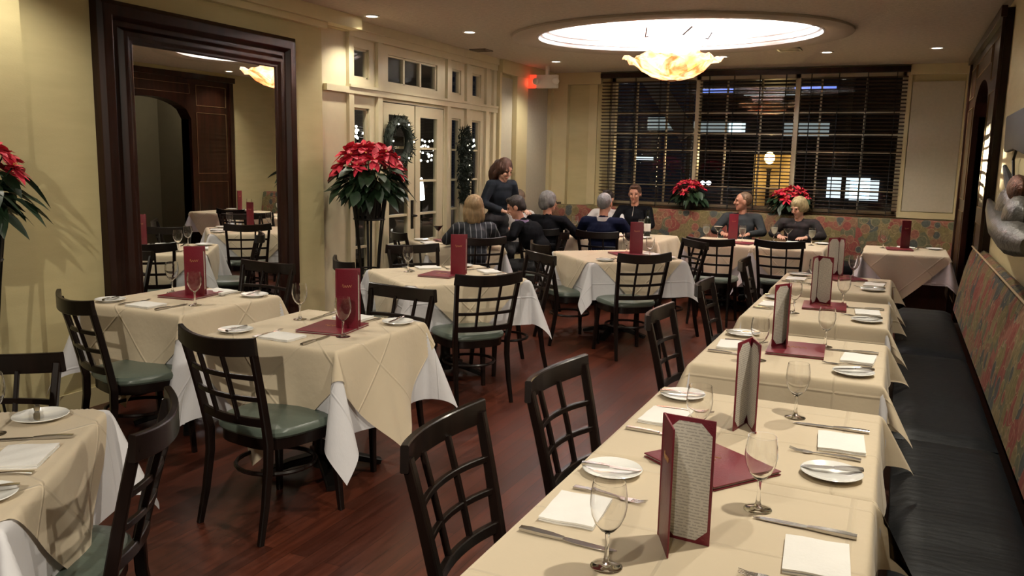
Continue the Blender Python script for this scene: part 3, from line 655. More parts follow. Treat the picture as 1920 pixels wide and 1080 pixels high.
for k in range(5):
    a = k * 2 * PI / 5 + .2; sc.tube([(.06 * math.cos(a), .06 * math.sin(a), .3), (.2 * math.cos(a), .2 * math.sin(a), .42), (.32 * math.cos(a), .32 * math.sin(a), .40), (.36 * math.cos(a + .2), .36 * math.sin(a + .2), .47)], .007, n=6)
sc.build('iron_scrolls', M['iron'], root)
# ------------------------------------------------------------------ banquettes
def bench_profile(root, length, axis, seat_segs, back_segs, seat0, seat1, back0, back1, ztop, zb, lean):
    pass
root = empty('side_banquette', (.45, 3.1, 0)); tag(root, 'long black vinyl bench with patterned fabric back along the right wall', 'banquette')
ys = [-3.7, -1.0, 0.75, 2.55, 4.45]
for i in range(4):
    a, b = ys[i], ys[i + 1]; nx, ny = 8, 26; vs = []; mbs = MB()
    for s_ in range(2):
        for j in range(ny + 1):
            for k in range(nx + 1):
                x = -.385 + .405 * k / nx; y = a + .006 + (b - a - .012) * j / ny
                if s_ == 0:
                    ed = min(min(k, nx - k) / nx * .43, min(j, ny - j) / ny * (b - a)); z = .462 - .03 * math.exp(-ed / .018) + .006 * noise.noise(Vector((x * 4, y * 2.2, i)))
                    z += .004 * math.sin(y * 19 + math.sin(x * 9) * 1.2) * (1 if noise.noise(Vector((y * 1.3, 0, i))) > .05 else .15)
                else: z = .36
                vs.append((x, y, z))
    W = nx + 1; T = W * (ny + 1); fs = [(j * W + k, j * W + k + 1, (j + 1) * W + k + 1, (j + 1) * W + k) for j in range(ny) for k in range(nx)]
    fs += [tuple(T + q for q in f[::-1]) for f in fs]
    for k in range(nx): fs += [(k, T + k, T + k + 1, k + 1), (ny * W + k, ny * W + k + 1, T + ny * W + k + 1, T + ny * W + k)]
    for j in range(ny): fs += [(j * W, (j + 1) * W, T + (j + 1) * W, T + j * W), (j * W + nx, T + j * W + nx, T + (j + 1) * W + nx, (j + 1) * W + nx)]
    mbs.add(vs, fs).build('seat_cushion', M['bench'], root)
MB().box(-.36, .19, -3.7, 4.45, 0, .36).build('base', M['mahog'], root, smooth=False)
def slab_back(length0, length1, pr, name, root, m, axis='y'):
    n = len(pr); K_ = 30; vs = []
    for k in range(K_ + 1):
        t = length0 + (length1 - length0) * k / K_
        for (d, z) in pr:
            vs.append((d, t, z) if axis == 'y' else (t, d, z))
    fs = [(k * n + i, k * n + (i + 1) % n, (k + 1) * n + (i + 1) % n, (k + 1) * n + i) for k in range(K_) for i in range(n)] + [tuple(range(n)), tuple(K_ * n + i for i in range(n - 1, -1, -1))]
    return MB().add(vs, fs).build(name, m, root)
pr = [(.035, .47), (.055, .62), (.085, .80), (.115, .93), (.135, .985), (.165, 1.005), (.19, .995), (.197, .96), (.197, .47)]
bk = slab_back(-3.7, 4.45, pr, 'patterned_back', root, M['fabric'])
MB().tube([(.125, -3.7, .992), (.125, 4.45, .992)], .006).build('piping', mat('tan_piping', (.40, .28, .16), .6), root)
root = empty('rear_banquette', (-1.82, 10.75, 0)); tag(root, 'long patterned fabric banquette under the blinds on the back wall', 'banquette')
pr = [(0.0, .45), (.01, .7), (.035, .9), (.06, .985), (.09, 1.0), (.30, .995), (.36, .985), (.36, .45)]
slab_back(-2.55, 2.45, pr, 'patterned_back', root, M['fabric'], 'x')
MB().box(-2.55, 2.45, -.52, .02, .36, .47).build('seat_cushion', M['bench'], root, bevel=.03)
MB().box(-2.55, 2.45, -.47, .36, 0, .36).build('base', M['mahog'], root, smooth=False)
MB().box(-2.60, -2.55, -.1, .36, 0, 1.02).build('end_panel', M['mahog'], root, bevel=.005)
# ------------------------------------------------------------------ chairs
def make_chair():
    root = empty('lattice_back_chair'); tag(root, 'x', 'chair')
    wd = M['blackwood']
    # seat: rounded trapezoid, domed
    outl = []
    def sh(t, k=1.0):
        a = 2 * PI * t; c, s_ = math.cos(a), math.sin(a); e = .62
        x = .222 * (abs(c) ** e) * (1 if c > 0 else -1); y = .215 * (abs(s_) ** e) * (1 if s_ > 0 else -1)
        x *= (1 + .07 * (y / .215)); return Vector((x * k, y * k + .01, 0))
    n = 32; lay = [(1.0, .425), (1.015, .436), (1.01, .452), (.96, .466), (.82, .473), (.5, .477), (.0, .478)]; vs = []
    vs += [tuple(sh(i / n, .97) + Vector((0, 0, .425))) for i in range(n)]
    for (k, z) in lay[1:-1]: vs += [tuple(sh(i / n, k) + Vector((0, 0, z))) for i in range(n)]
    vs.append((0, .01, .478)); fs = [tuple(range(n - 1, -1, -1))]; R_ = len(lay) - 1
    for j in range(R_ - 1): fs += [(j * n + i, j * n + (i + 1) % n, (j + 1) * n + (i + 1) % n, (j + 1) * n + i) for i in range(n)]
    fs += [((R_ - 1) * n + i, (R_ - 1) * n + (i + 1) % n, R_ * n) for i in range(n)]
    MB().add(vs, fs).build('seat', M['vinyl'], root)
    vs = [tuple(sh(i / n, .95) + Vector((0, 0, z))) for z in (.375, .426) for i in range(n)]
    MB().add(vs, [tuple(range(n - 1, -1, -1)), tuple(range(n, 2 * n))] + [(i, (i + 1) % n, n + (i + 1) % n, n + i) for i in range(n)]).build('seat_frame', wd, root)
    def post(z):        # rear post centre line
        t = max(0, (z - .42) / .47); return (.188 + .032 * t, -.200 - .085 * t - .02 * t * t)
    for sx in (-1, 1):
        p = [(sx * .196, -.262, 0), (sx * .190, -.228, .15), (sx * .186, -.203, .32)] + [(sx * post(z)[0], post(z)[1], z) for z in (.42, .52, .62, .71, .80, .85)]
        MB().tube(p, [.8, .95, 1.1, 1.15, 1.05, 1, .95, .95, .95], flat=(.0165, .013), up=(1, 0, 0)).build('leg', wd, root)
        MB().tube([(sx * .205, .195, 0), (sx * .192, .185, .2), (sx * .180, .175, .40)], [.8, 1, 1.15], flat=(.016, .016), up=(1, 0, 0)).build('leg', wd, root)
    def curve(z, bow, wk=1.0, rise=0.0, K=10):
        px_, py_ = post(z); out = []
        for i in range(K + 1):
            u = i / K * 2 - 1; out.append((u * px_ * wk, py_ - bow * (1 - u * u), z + rise * u * u))
        return out
    MB().tube(curve(.838, .055, 1.09, .016, 14), 1, flat=(.011, .036), up=(0, 0, 1)).build('top_rail', wd, root)
    MB().tube(curve(.515, .035, 1.0), 1, flat=(.010, .018), up=(0, 0, 1)).build('bottom_rail', wd, root)
    for z in (.620, .715): MB().tube(curve(z, .042), 1, flat=(.008, .010), up=(0, 0, 1)).build('rung', wd, root)
    for u in (-.34, .34):
        p = []
        for z in (.52, .62, .715, .815):
            px_, py_ = post(z); bow = .035 + .017 * (z - .52) / .34; p.append((u * px_, py_ - bow * (1 - u * u), z))
        MB().tube(p, 1, flat=(.009, .007), up=(1, 0, 0)).build('slat', wd, root)
    ring = [(.172 * math.cos(a), .172 * math.sin(a) + .0, .25) for a in [2 * PI * k / 24 for k in range(25)]]
    MB().tube(ring, .010, n=6).build('stretcher_ring', wd, root)
    reg(root); return root
chair = make_chair()
def put_chair(bx, by, face, label, group='lattice back dining chairs'):
    """bx,by = centre of the top of the back, face = degrees the sitter looks"""
    a = R(face); fx, fy = math.cos(a), math.sin(a)
    return place(chair, (bx + fx * .32, by + fy * .32, 0), a - PI / 2, label, group)
# ------------------------------------------------------------------ tables and cloths
TT = .745
def drape_pt(px, py, sx, sy, zt, flare, ph, bench=None, ylim=None, r0=.010):
    ex = max(abs(px) - sx, 0); ey = max(abs(py) - sy, 0); gx = 1 if px > 0 else -1; gy = 1 if py > 0 else -1
    if ex == 0 and ey == 0: return (px, py, zt)
    r = math.hypot(ex, ey)
    fl = r0 * (1 - math.exp(-r / .012)) + flare * r
    drop = r - r0 * .5 * (1 - math.exp(-r / .012))
    if ex > 0 and ey > 0:
        th = math.atan2(ey, ex); s2 = math.sin(2 * th); out = r * .30 * s2; tg = r * .13 * math.sin(4 * th)
        x = sx + fl * math.cos(th) + out * .7071 + tg * .7071; y = sy + fl * math.sin(th) + out * .7071 - tg * .7071
        z = zt - drop * (1 - .06 * s2)
    elif ex > 0:
        wv = .10 * r * math.sin(abs(py) / sy * 5 + ph) * r * 2; x = sx + fl + wv + .006 * math.sin(py * 16 + ph) * min(1, r * 6); y = abs(py); z = zt - drop
    else:
        wv = .10 * r * math.sin(abs(px) / sx * 5 + ph + 1) * r * 2; y = sy + fl + wv + .006 * math.sin(px * 16 + ph + 2) * min(1, r * 6); x = abs(px); z = zt - drop
    x *= gx; y *= gy
    return (x, y, z)
def cloth(shape, half, sx, sy, zt, flare, ph, res, ylim=None, bench=False):
    mb = MB(); W = res + 1; uv = []
    c, s_ = math.cos(PI / 4), math.sin(PI / 4)
    for j in range(W):
        for i in range(W):
            u = (i / res * 2 - 1) * half; v = (j / res * 2 - 1) * half
            px, py = (u, v) if shape == 'square' else (u * c - v * s_, u * s_ + v * c)
            x, y, z = drape_pt(px, py, sx, sy, zt, flare, ph)
            if bench and px > sx:                      # the drop on the bench side hangs out over the seat
                x = min(x, sx + .035) if zt < TT + .002 else x + (.28 * (abs(py) - sy) if abs(py) > sy else 0)
            if ylim: y = max(ylim[0], min(ylim[1], y))
            mb.v.append((x, y, z)); uv.append((u + .07 * ph, v + .05 * ph))
    for j in range(res):
        for i in range(res): mb.f.append((j * W + i, j * W + i + 1, (j + 1) * W + i + 1, (j + 1) * W + i))
    mb.uv = uv; return mb
def make_table(name, cx, cy, rz, sx, sy, lab, ph, res=84, ylim=None, bench=False, D=.87, Wt=.78, group='restaurant tables'):
    t = empty('pedestal_table', (cx, cy, 0), rz); tag(t, '%s pedestal table under the cloths, %s' % ('square' if abs(sx - sy) < .1 else 'rectangular', lab), 'table', group)
    MB().box(-sx + .003, sx - .003, -sy + .003, sy - .003, .71, TT - .004).build('tabletop', M['darkwood'], t, bevel=.006)
    MB().lathe([(0, .03), (.05, .03), (.045, .08), (.038, .15), (.038, .66), (.06, .69), (.16, .70), (.16, .71), (0, .71)], 16).build('column', M['iron'], t)
    b = MB()
    for k in range(4):
        a = k * PI / 2 + PI / 4; b.tube([(0, 0, .085), (.16 * math.cos(a), .16 * math.sin(a), .06), (.30 * math.cos(a), .30 * math.sin(a), .018)], [1.2, 1, .8], flat=(.03, .018), up=(0, 0, 1))
    b.build('base', M['iron'], t)
    wc = cloth('square', Wt, sx, sy, TT, .07, ph, res, ylim, bench).build('undercloth', M['white'], angle=70); wc.location = (cx, cy, 0); wc.rotation_euler = (0, 0, rz)
    tag(wc, 'long white undercloth hanging below the beige cloth, %s' % lab, 'tablecloth', 'white undercloths')
    yl = (ylim[0] - .003, ylim[1] + .003) if ylim else None
    if bench: bmb = cloth('square', .565, sx + .005, sy + .005, TT + .003, .11, ph, res, yl, bench)
    else: bmb = cloth('diamond', D / math.sqrt(2), sx + .005, sy + .005, TT + .003, .105, ph, res, yl, bench)
    bc = bmb.build('tablecloth', M['beige'], angle=70); bc.location = (cx, cy, 0); bc.rotation_euler = (0, 0, rz)
    tag(bc, 'beige tablecloth %s, %s' % ('laid square' if bench else 'laid cornerwise', lab), 'tablecloth', 'beige tablecloths')
ZC = TT + .004       # surface the settings stand on
# name: (cx, cy, rot, sx, sy, label, phase, D, ylim, bench)
TB = {
 'T1': (-.375, 1.82, 0, .375, .41, 'nearest table of the bench row', .3, (-.9, .418), True),
 'T2': (-.375, 2.66, 0, .375, .40, 'second nearest table of the bench row', 1.1, (-.413, .9), True),
 'T3': (-.375, 3.92, 0, .375, .41, 'middle table of the bench row', 2.2, None, True),
 'T4': (-.375, 5.23, 0, .375, .43, 'second farthest table of the bench row', 3.3, None, True),
 'T5': (-.375, 6.52, 0, .375, .43, 'farthest table of the bench row', 4.0, None, True),
 'A': (-3.775, 3.56, 0, .37, .38, 'in front of the mirror', 5.0, None, False),
 'B': (-2.57, 3.29, R(1), .365, .38, 'left of the aisle, beside the mirror table', .8, None, False),
 'C': (-3.0, 5.33, R(52), .46, .46, 'behind the poinsettia side of the aisle table', 1.7, None, False),
 'D': (-2.3, 7.28, R(43), .46, .46, 'in the middle of the room', 2.9, None, False),
 'E': (.12, 9.52, 0, .385, .41, 'in the right back corner', 3.6, None, False),
 'F': (-4.07, 7.42, R(45), .38, .38, 'beside the french doors', 4.4, None, False),
 'G': (-3.1, 9.32, 0, .75, .45, 'of the party in the back left corner', 5.2, None, False),
 'H': (-1.70, 9.36, 0, .345, .44, 'of the man in grey by the blinds', .1, None, False),
 'I': (-1.0, 9.36, 0, .345, .44, 'of the fair haired diner by the blinds', 1.9, None, False),
 'L': (-2.44, 1.22, R(37), .46, .46, 'in the bottom left corner of the photo', 2.4, None, False),
}
SHORT = {'T1': 'nearest bench-row table', 'T2': 'second nearest bench-row table', 'T3': 'middle bench-row table', 'T4': 'second farthest bench-row table', 'T5': 'farthest bench-row table',
         'A': 'table in front of the mirror', 'B': 'aisle table beside the mirror table', 'C': 'turned table beside the plant stand', 'D': 'turned table in the room middle', 'E': 'right back corner table',
         'F': 'table beside the french doors', 'G': 'back left party table', 'H': "grey-shirted man's table", 'I': "fair-haired diner's table", 'L': 'bottom left corner table'}
for k, (cx, cy, rz, sx, sy, lab, ph, yl, bn) in TB.items():
    far = cy > 6
    lab2 = 'on the ' + SHORT[k]
    Wt = .78
    if k == 'G': Wt = None
    if k == 'G':
        t = empty('pedestal_table', (cx, cy, 0), rz); tag(t, 'long rectangular pedestal table, the back left party table', 'table', 'restaurant tables')
        MB().box(-sx, sx, -sy, sy, .71, TT - .004).build('tabletop', M['darkwood'], t, bevel=.006)
        for dx in (-.4, .4): MB().lathe([(0, 0), (.2, 0), (.2, .02), (.04, .05), (.038, .66), (.12, .71), (0, .71)], 14, (dx, 0, 0)).build('column', M['iron'], t)
        mb = MB(); res = 70; W = res + 1; mb.uv = []
        for j in range(W):
            for i in range(W):
                u = (i / res * 2 - 1) * (sx + .30); v = (j / res * 2 - 1) * (sy + .30); mb.v.append(drape_pt(u, v, sx, sy, TT, .10, ph)); mb.uv.append((u, v))
        for j in range(res):
            for i in range(res): mb.f.append((j * W + i, j * W + i + 1, (j + 1) * W + i + 1, (j + 1) * W + i))
        o = mb.build('tablecloth', M['beige'], angle=70); o.location = (cx, cy, 0); tag(o, 'long beige tablecloth on the back left party table', 'tablecloth', 'beige tablecloths')
        continue
    make_table(k, cx, cy, rz, sx, sy, lab2, ph, 72 if far else 110, yl, bn, D=.94 if k in 'AB' else .88, Wt=.70 if k == 'E' else .78)
# ------------------------------------------------------------------ tableware prototypes
def proto_plate():
    r = empty('side_plate'); tag(r, 'x', 'plate')
    MB().lathe([(0, .0), (.045, .0), (.047, .004), (.062, .008), (.080, .0135), (.083, .0155), (.081, .017), (.062, .0115), (.048, .0075), (.0, .0065)], 36).build('plate_body', M['china'], r)
    return r
def lathe_solid(prof, n=28): return MB().lathe(prof, n)
def proto_glass():
    r = empty('water_goblet'); tag(r, 'x', 'glass')
    out = [(.006, .076), (.016, .083), (.028, .098), (.0365, .118), (.040, .140), (.0385, .165), (.0345, .190)]
    inn = [(a - .0011 if i else 0.0, z + (.0022 if i == 0 else .0008)) for i, (a, z) in enumerate(out)]; inn[-1] = (out[-1][0] - .0009, .190)
    MB().lathe([(0.0, .0755)] + out + inn[::-1], 32).build('bowl', M['glass'], r, angle=60)
    MB().lathe([(0, .0752), (.006, .0745), (.0045, .060), (.0042, .040), (.006, .020), (.009, .009), (0, .0085)], 16).build('stem', M['glass'], r, angle=60)
    MB().lathe([(0, .0083), (.010, .0078), (.022, .0042), (.0335, .0022), (.0345, .0010), (.0335, 0), (0, 0)], 32).build('foot', M['glass'], r, angle=60)
    return r
def proto_napkin():
    r = empty('folded_napkin'); tag(r, 'x', 'napkin'); mb = MB()
    K = 12; W = K + 1
    def lay(z, k, sh, nz):
        base = len(mb.v)
        for j in range(W):
            for i in range(W):
                u, v = i / K * 2 - 1, j / K * 2 - 1; e = max(abs(u), abs(v)) ** 8
                mb.v.append((u * .088 * k + sh, v * .068 * k + sh * .5, z - nz * e * .5 + .0009 * math.sin(u * 6 + v * 4)))
        return base
    for (z0, z1, sh) in ((0, .006, 0), (.0062, .013, .0015)):
        a = lay(z0, .985, sh, 0); b = lay(z1, 1.0, sh, .003)
        for j in range(K):
            for i in range(K):
                mb.f.append((b + j * W + i, b + j * W + i + 1, b + (j + 1) * W + i + 1, b + (j + 1) * W + i)); mb.f.append((a + j * W + i, a + (j + 1) * W + i, a + (j + 1) * W + i + 1, a + j * W + i + 1))
        for i in range(K):
            for (p, q) in ((i, i + 1), (K * W + i + 1, K * W + i), ((i + 1) * W, i * W), (i * W + K, (i + 1) * W + K)): mb.f.append((a + p, a + q, b + q, b + p))
    mb.build('linen', M['napkin'], r, angle=50); return r
def proto_knife(L=.235, name='table_knife'):
    r = empty(name); tag(r, 'x', 'knife')      # handle at -y, blade at +y
    k = L / .235
    MB().tube([(0, -.117 * k, .006), (0, -.09 * k, .0065), (0, -.04 * k, .006), (0, -.008 * k, .005)], [.9, 1.1, 1, .7], flat=(.0085, .0048), up=(0, 0, 1)).build('handle', M['steel'], r)
    MB().tube([(0, -.008 * k, .005), (.001, .02 * k, .004), (.001, .075 * k, .003), (.0, .10 * k, .003), (-.004, .118 * k, .003)], [.75, 1.0, 1.0, .85, .2], flat=(.0095, .0014), up=(0, 0, 1)).build('blade', M['steel'], r)
    return r
def proto_fork():
    r = empty('dinner_fork'); tag(r, 'x', 'fork')
    MB().tube([(0, -.10, .004), (0, -.06, .007), (0, 0, .006), (0, .035, .004)], [1.3, 1.0, .6, .5], flat=(.0075, .002), up=(0, 0, 1)).build('handle', M['steel'], r)
    t = MB().tube([(0, .033, .004), (0, .045, .003), (0, .062, .004)], [.4, 1, 1], flat=(.0115, .0011), up=(0, 0, 1))
    for i in range(4):
        x = -.0093 + i * .0062; t.tube([(x, .06, .004), (x, .08, .004), (x, .102, .010)], [1, 1, .5], flat=(.0016, .001), up=(0, 0, 1))
    t.build('tines', M['steel'], r); return r
plate, goblet, napkin, knife, fork = proto_plate(), proto_glass(), proto_napkin(), proto_knife(), proto_fork()
bknife = proto_knife(.165, 'butter_knife')
def proto_menu(open_deg):
    """standing menu: spine at origin, the two covers open towards -y, pages inside"""
    r = empty('standing_menu'); tag(r, 'x', 'menu'); H, Wd = .292, .118; ha = R(open_deg / 2)
    for s_ in (-1, 1):
        m = Matrix.Rotation(s_ * ha - PI / 2, 4, 'Z')       # local +x runs along the panel from the spine
        n = s_                                              # inside face
        c = MB().box(0, Wd, -.0022, .0022, 0, H, m).build('cover', M['red'], r, bevel=.0016)
        # page with clipped corners on the inner side; inner side is towards the other panel
        yy = .0032 if s_ < 0 else -.0032
        k = .026; x0_, x1_, z0_, z1_ = .009, Wd - .006, .008, H - .010
        poly = [(x0_ + k, z0_), (x1_ - k, z0_), (x1_, z0_ + k), (x1_, z1_ - k), (x1_ - k, z1_), (x0_ + k, z1_), (x0_, z1_ - k), (x0_, z0_ + k)]
        mb = MB(); mb.v = [tuple(m @ Vector((x, yy, z))) for (x, z) in poly] + [tuple(m @ Vector((x, yy * .75, z))) for (x, z) in poly]
        mb.f = [tuple(range(8)), tuple(range(15, 7, -1))] + [(i, (i + 1) % 8, 8 + (i + 1) % 8, 8 + i) for i in range(8)]; mb.uv = [(x, z) for (x, z) in poly] * 2
        mb.build('page', M['page'], c, smooth=False)
        # gilt script flourish on the outer face of each cover
        yo = -.0030 if s_ < 0 else .0030; g_ = MB(); xs = []
        for i in range(26):
            t = i / 25; x = .035 + .052 * t; z = .205 + .006 * math.sin(t * 27) * (1 if i > 3 else 2.2) + .006 * t; xs.append(m @ Vector((x, yo, z)))
        g_.tube(xs, .0009, n=4).build('gilt_script', M['gilt'], c)
    MB().tube([(0, 0, 0), (0, 0, H)], .0042, n=8).build('spine', M['red'], r)
    reg(r); return r
menu_w = proto_menu(62); menu_n = proto_menu(34)
def proto_book():
    r = empty('flat_menu'); tag(r, 'x', 'menu')
    MB().box(-.125, .125, -.145, .145, 0, .004).build('cover', M['red'], r, bevel=.0015)
    MB().box(-.120, .122, -.140, .140, .004, .009).build('pages', M['page'], r, smooth=False)
    MB().box(-.125, .125, -.145, .145, .009, .013).build('cover', M['red'], r, bevel=.0015)
    xs = [(-.045 + .09 * t, .006 + .012 * math.sin(t * 24) + .012 * t, .0136) for t in [i / 30 for i in range(31)]]
    MB().tube(xs, .0014, n=4).build('gilt_script', M['gilt'], r); return r
book = proto_book()
def proto_martini(liq, nm):
    r = empty(nm); tag(r, 'x', 'glass')
    MB().lathe([(0, .100), (.003, .101), (.054, .165), (.0528, .165), (.002, .1035), (0, .103)], 28).build('bowl', M['glass'], r, angle=60)
    MB().lathe([(0, .105), (.0015, .1055), (.043, .155), (0, .155)], 24).build('drink', liq, r, angle=60)
    MB().lathe([(0, .0995), (.004, .099), (.003, .05), (.005, .01), (0, .009)], 12).build('stem', M['glass'], r, angle=60)
    MB().lathe([(0, .0088), (.012, .006), (.034, .002), (.034, 0), (0, 0)], 28).build('foot', M['glass'], r, angle=60); return r
martini = proto_martini(mat('milky_cocktail', (.75, .72, .5), .3), 'martini_glass'); pink = proto_martini(mat('pink_drink', (.55, .12, .10), .3), 'martini_glass')
def proto_water():
    r = proto_glass()
    MB().lathe([(0, .0785), (.014, .0855), (.0265, .0995), (.0345, .119), (.0378, .140), (.0365, .160), (0, .160)], 24).build('water', mat('iced_water', (.62, .63, .55), .15), r, angle=60); return r
wgob = proto_water()
for p in (plate, goblet, napkin, knife, fork, book, bknife, martini, pink, wgob): reg(p)
def setting(tk, side, face, phrase, items='pkbnfg', mir=False, jit=0):
    """face: direction (deg, world) the sitter looks; side: distance of the table edge from the centre"""
    cx, cy = TB[tk][0], TB[tk][1]; random.seed(hash((tk, int(face))) % 1000 if False else int(cx * 100 + cy * 37 + face) % 997)
    a = R(face); f = Vector((math.cos(a), math.sin(a), 0)); rt = Vector((f.y, -f.x, 0)); o = Vector((cx, cy, ZC)) - f * side
    rz = a - PI / 2; T = SHORT[tk]
    def P(r_, f_, z=0): return o + rt * (r_ + rng(-.008, .008)) + f * (f_ + rng(-.006, .006)) + Vector((0, 0, z))
    if 'n' in items: place(napkin, P(0.0, .10), rz + rng(-.08, .08), 'folded white napkin at the %s place, %s' % (phrase, T), 'folded napkins')
    if 'k' in items: place(knife, P(.165, .135), rz + rng(-.08, .08), 'steel table knife at the %s place, %s' % (phrase, T), 'table knives')
    if 'f' in items: place(fork, P(-.125, .135), rz + rng(-.12, .12), 'steel dinner fork at the %s place, %s' % (phrase, T), 'dinner forks')
    if 'p' in items:
        pl = P(-.285, .10); place(plate, pl, 0, 'white side plate at the %s place, %s' % (phrase, T), 'side plates')
        if 'b' in items: place(bknife, pl + Vector((0, 0, .0165)) + rt * .01, rz + rng(.0, .5), 'small butter knife across the plate, %s place, %s' % (phrase, T), 'butter knives')
    if 'g' in items: place(goblet, P(.225, .255), 0, 'empty stemmed glass at the %s place, %s' % (phrase, T), 'stemmed glasses')
for tk in ('T1', 'T2', 'T3', 'T4', 'T5'):
    setting(tk, .375, 0, 'chair-side'); setting(tk, .375, 180, 'bench-side')
def menu(pr_, x, y, rz, T, how): place(pr_, (x, y, ZC + how), R(rz), 'tall red menu standing open on the ' + T, 'standing menus')
def bk_(x, y, rz, T): place(book, (x, y, ZC), R(rz), 'closed red menu lying flat on the ' + T, 'flat menus')
BT = .0137
bk_(-.42, 2.29, 55, 'near two bench-row tables'); menu(menu_w, -.437, 1.79, 55, SHORT['T1'], 0)
menu(menu_n, -.395, 2.75, 5, SHORT['T2'], 0)
bk_(-.37, 3.98, 3, SHORT['T3']); menu(menu_n, -.42, 4.05, -12, SHORT['T3'], BT)
bk_(-.35, 5.33, 3, SHORT['T4']); menu(menu_w, -.41, 5.42, 20, SHORT['T4'], BT)
bk_(-.33, 6.78, 30, SHORT['T5']); menu(menu_w, -.38, 6.92, -8, SHORT['T5'], BT)
setting('A', .38, 90, 'near'); setting('A', .38, -90, 'far', 'pbnfkg')
bk_(-3.83, 3.67, 7, SHORT['A']); menu(menu_n, -3.80, 3.60, 125, SHORT['A'], BT)
setting('B', .38, 91, 'near'); setting('B', .38, -89, 'far')
bk_(-2.5, 3.30, 8, SHORT['B']); menu(menu_n, -2.47, 3.29, 115, SHORT['B'], BT)
setting('C', .46, 232, 'far right'); setting('C', .46, 322, 'far left', 'pnfkg')
bk_(-3.0, 5.26, 5, SHORT['C']); menu(menu_n, -2.93, 5.28, 110, SHORT['C'], BT)
setting('D', .46, 133, 'near right'); setting('D', .46, 223, 'far right', 'pnfkg')
bk_(-2.25, 7.40, 40, SHORT['D']); menu(menu_n, -2.22, 7.42, 115, SHORT['D'], BT)
setting('E', .41, -90, 'bench', 'nfkpg'); bk_(.06, 9.6, 5, SHORT['E']); menu(menu_n, .07, 9.62, 150, SHORT['E'], BT)
setting('L', .46, 217, 'aisle side'); setting('L', .46, -53, 'wall side', 'pbknf')
setting('F', .38, 45, 'wall side', 'pnk'); bk_(-4.2, 7.52, 50, SHORT['F'])
place(martini, (-4.28, 7.43, ZC), 0, 'pale martini on the table beside the french doors', 'martini glasses')
# window tables
for (px_, py_, lab, pr_) in ((1323, 452, "water glass farthest left on the grey-shirted man's table", wgob), (1391, 455, "water glass in front of the grey-shirted man's sleeve", wgob),
                            (1451, 452, "water glass left of the fair-haired diner's pink cocktail", wgob), (1521, 460, "water glass farthest right on the fair-haired diner's table", wgob),
                            (1345, 452, 'pale martini left of the standing menu by the blinds', martini), (1476, 457, 'pink cocktail in a martini glass in front of the fair-haired diner', pink)):
    d = rot @ Vector((px_ - 960, -(py_ - 540), -F)); t = (ZC - 1.6) / d.z; p = Vector((0, 0, 1.6)) + d * t
    place(pr_, (p.x, min(p.y, 9.74), ZC), 0, lab)
menu(menu_n, -1.72, 9.62, 150, SHORT['H'], 0); bk_(-1.52, 9.22, 80, SHORT['H'])
setting('I', .44, -90, 'bench', 'np'); setting('I', .44, 90, 'near', 'nf')
for (x, y, lab, pr_) in ((-2.72, 9.52, 'water glass in front of the man in the dark zip jacket', wgob), (-3.55, 9.5, 'empty stemmed glass at the left end of the back left party table', goblet)):
    place(pr_, (x, y, ZC), 0, lab)
o = empty('wine_bottle', (-2.62, 9.42, ZC)); tag(o, 'dark wine bottle in front of the man in the zip jacket', 'bottle')
MB().lathe([(0, 0), (.037, 0), (.038, .01), (.038, .19), (.03, .215), (.015, .235), (.014, .29), (.016, .295), (.016, .31), (0, .31)], 20).build('bottle_body', mat('dark_bottle_glass', (.008, .012, .008), .1), o)
MB().lathe([(.0385, .06), (.0388, .061), (.0388, .15), (.0385, .151)], 20).build('paper_label', M['napkin'], o)
for i, (x, y) in enumerate(((-3.3, 9.45), (-2.85, 9.25), (-2.55, 9.15))): place(plate, (x, y, ZC), 0, 'white side plate %s on the back left party table' % ('at the left', 'in the middle', 'at the right')[i], 'side plates')
# ------------------------------------------------------------------ chairs placed
CHS = [(-3.70, 2.76, 71, 'dark lattice-back chair with green seat at the near side of the mirror table'),
 (-2.47, 2.46, 82, 'dark lattice-back chair with green seat at the near side of the left aisle table'),
 (-1.83, 1.63, 217, 'dark chair seen edge-on at the aisle side of the bottom left table'),
 (-2.86, 1.82, -53, 'dark chair at the wall side of the bottom left table, only its top rail showing'),
 (-1.10, 1.92, 2, 'nearest dark chair of the row facing the bench tables'),
 (-1.05, 2.63, -4, 'second nearest dark chair of the row facing the bench tables'),
 (-1.04, 3.97, 0, 'third nearest dark chair of the row facing the bench tables'),
 (-1.05, 5.08, 2, 'fourth nearest dark chair of the row facing the bench tables'),
 (-1.03, 6.45, 4, 'farthest dark chair of the row facing the bench tables'),
 (-2.30, 4.66, 142, 'dark lattice-back chair at the near right side of the table by the plant stand'),
 (-2.48, 3.93, -96, 'dark chair behind the left aisle table, facing the camera'),
 (-3.52, 4.74, 52, 'dark chair at the near left side of the table by the plant stand'),
 (-3.82, 4.36, -92, 'brown-lit dark chair between the mirror table and the mirror end'),
 (-1.78, 6.40, 132, 'dark lattice-back chair at the near right of the mid-room turned table'),
 (-2.83, 6.66, 43, 'dark chair at the near left of the mid-room turned table'),
 (-2.47, 5.93, 232, 'dark chair at the far right of the table by the plant stand'),
 (-1.68, 7.80, 223, 'dark chair at the far right of the mid-room turned table'),
 (-1.63, 8.14, 90, "dark lattice-back chair in front of the grey-shirted man's table"),
 (-1.0, 8.32, 88, "dark lattice-back chair in front of the fair-haired diner's table"),
 (-2.82, 8.20, 90, 'dark chair under the man in the navy jacket'),
 (-3.46, 8.12, 95, 'dark chair under the grey-haired diner in black'),
 (-3.47, 6.86, 135, 'dark chair under the woman in the striped top'),
 (-4.42, 6.86, 50, 'dark chair against the french doors'),
 (-3.66, 5.92, -38, 'reddish dark chair at the far left of the table by the plant stand'),
 (-3.08, 7.98, 195, 'dark chair under the man in the black suit')]
for c in CHS: put_chair(*c)
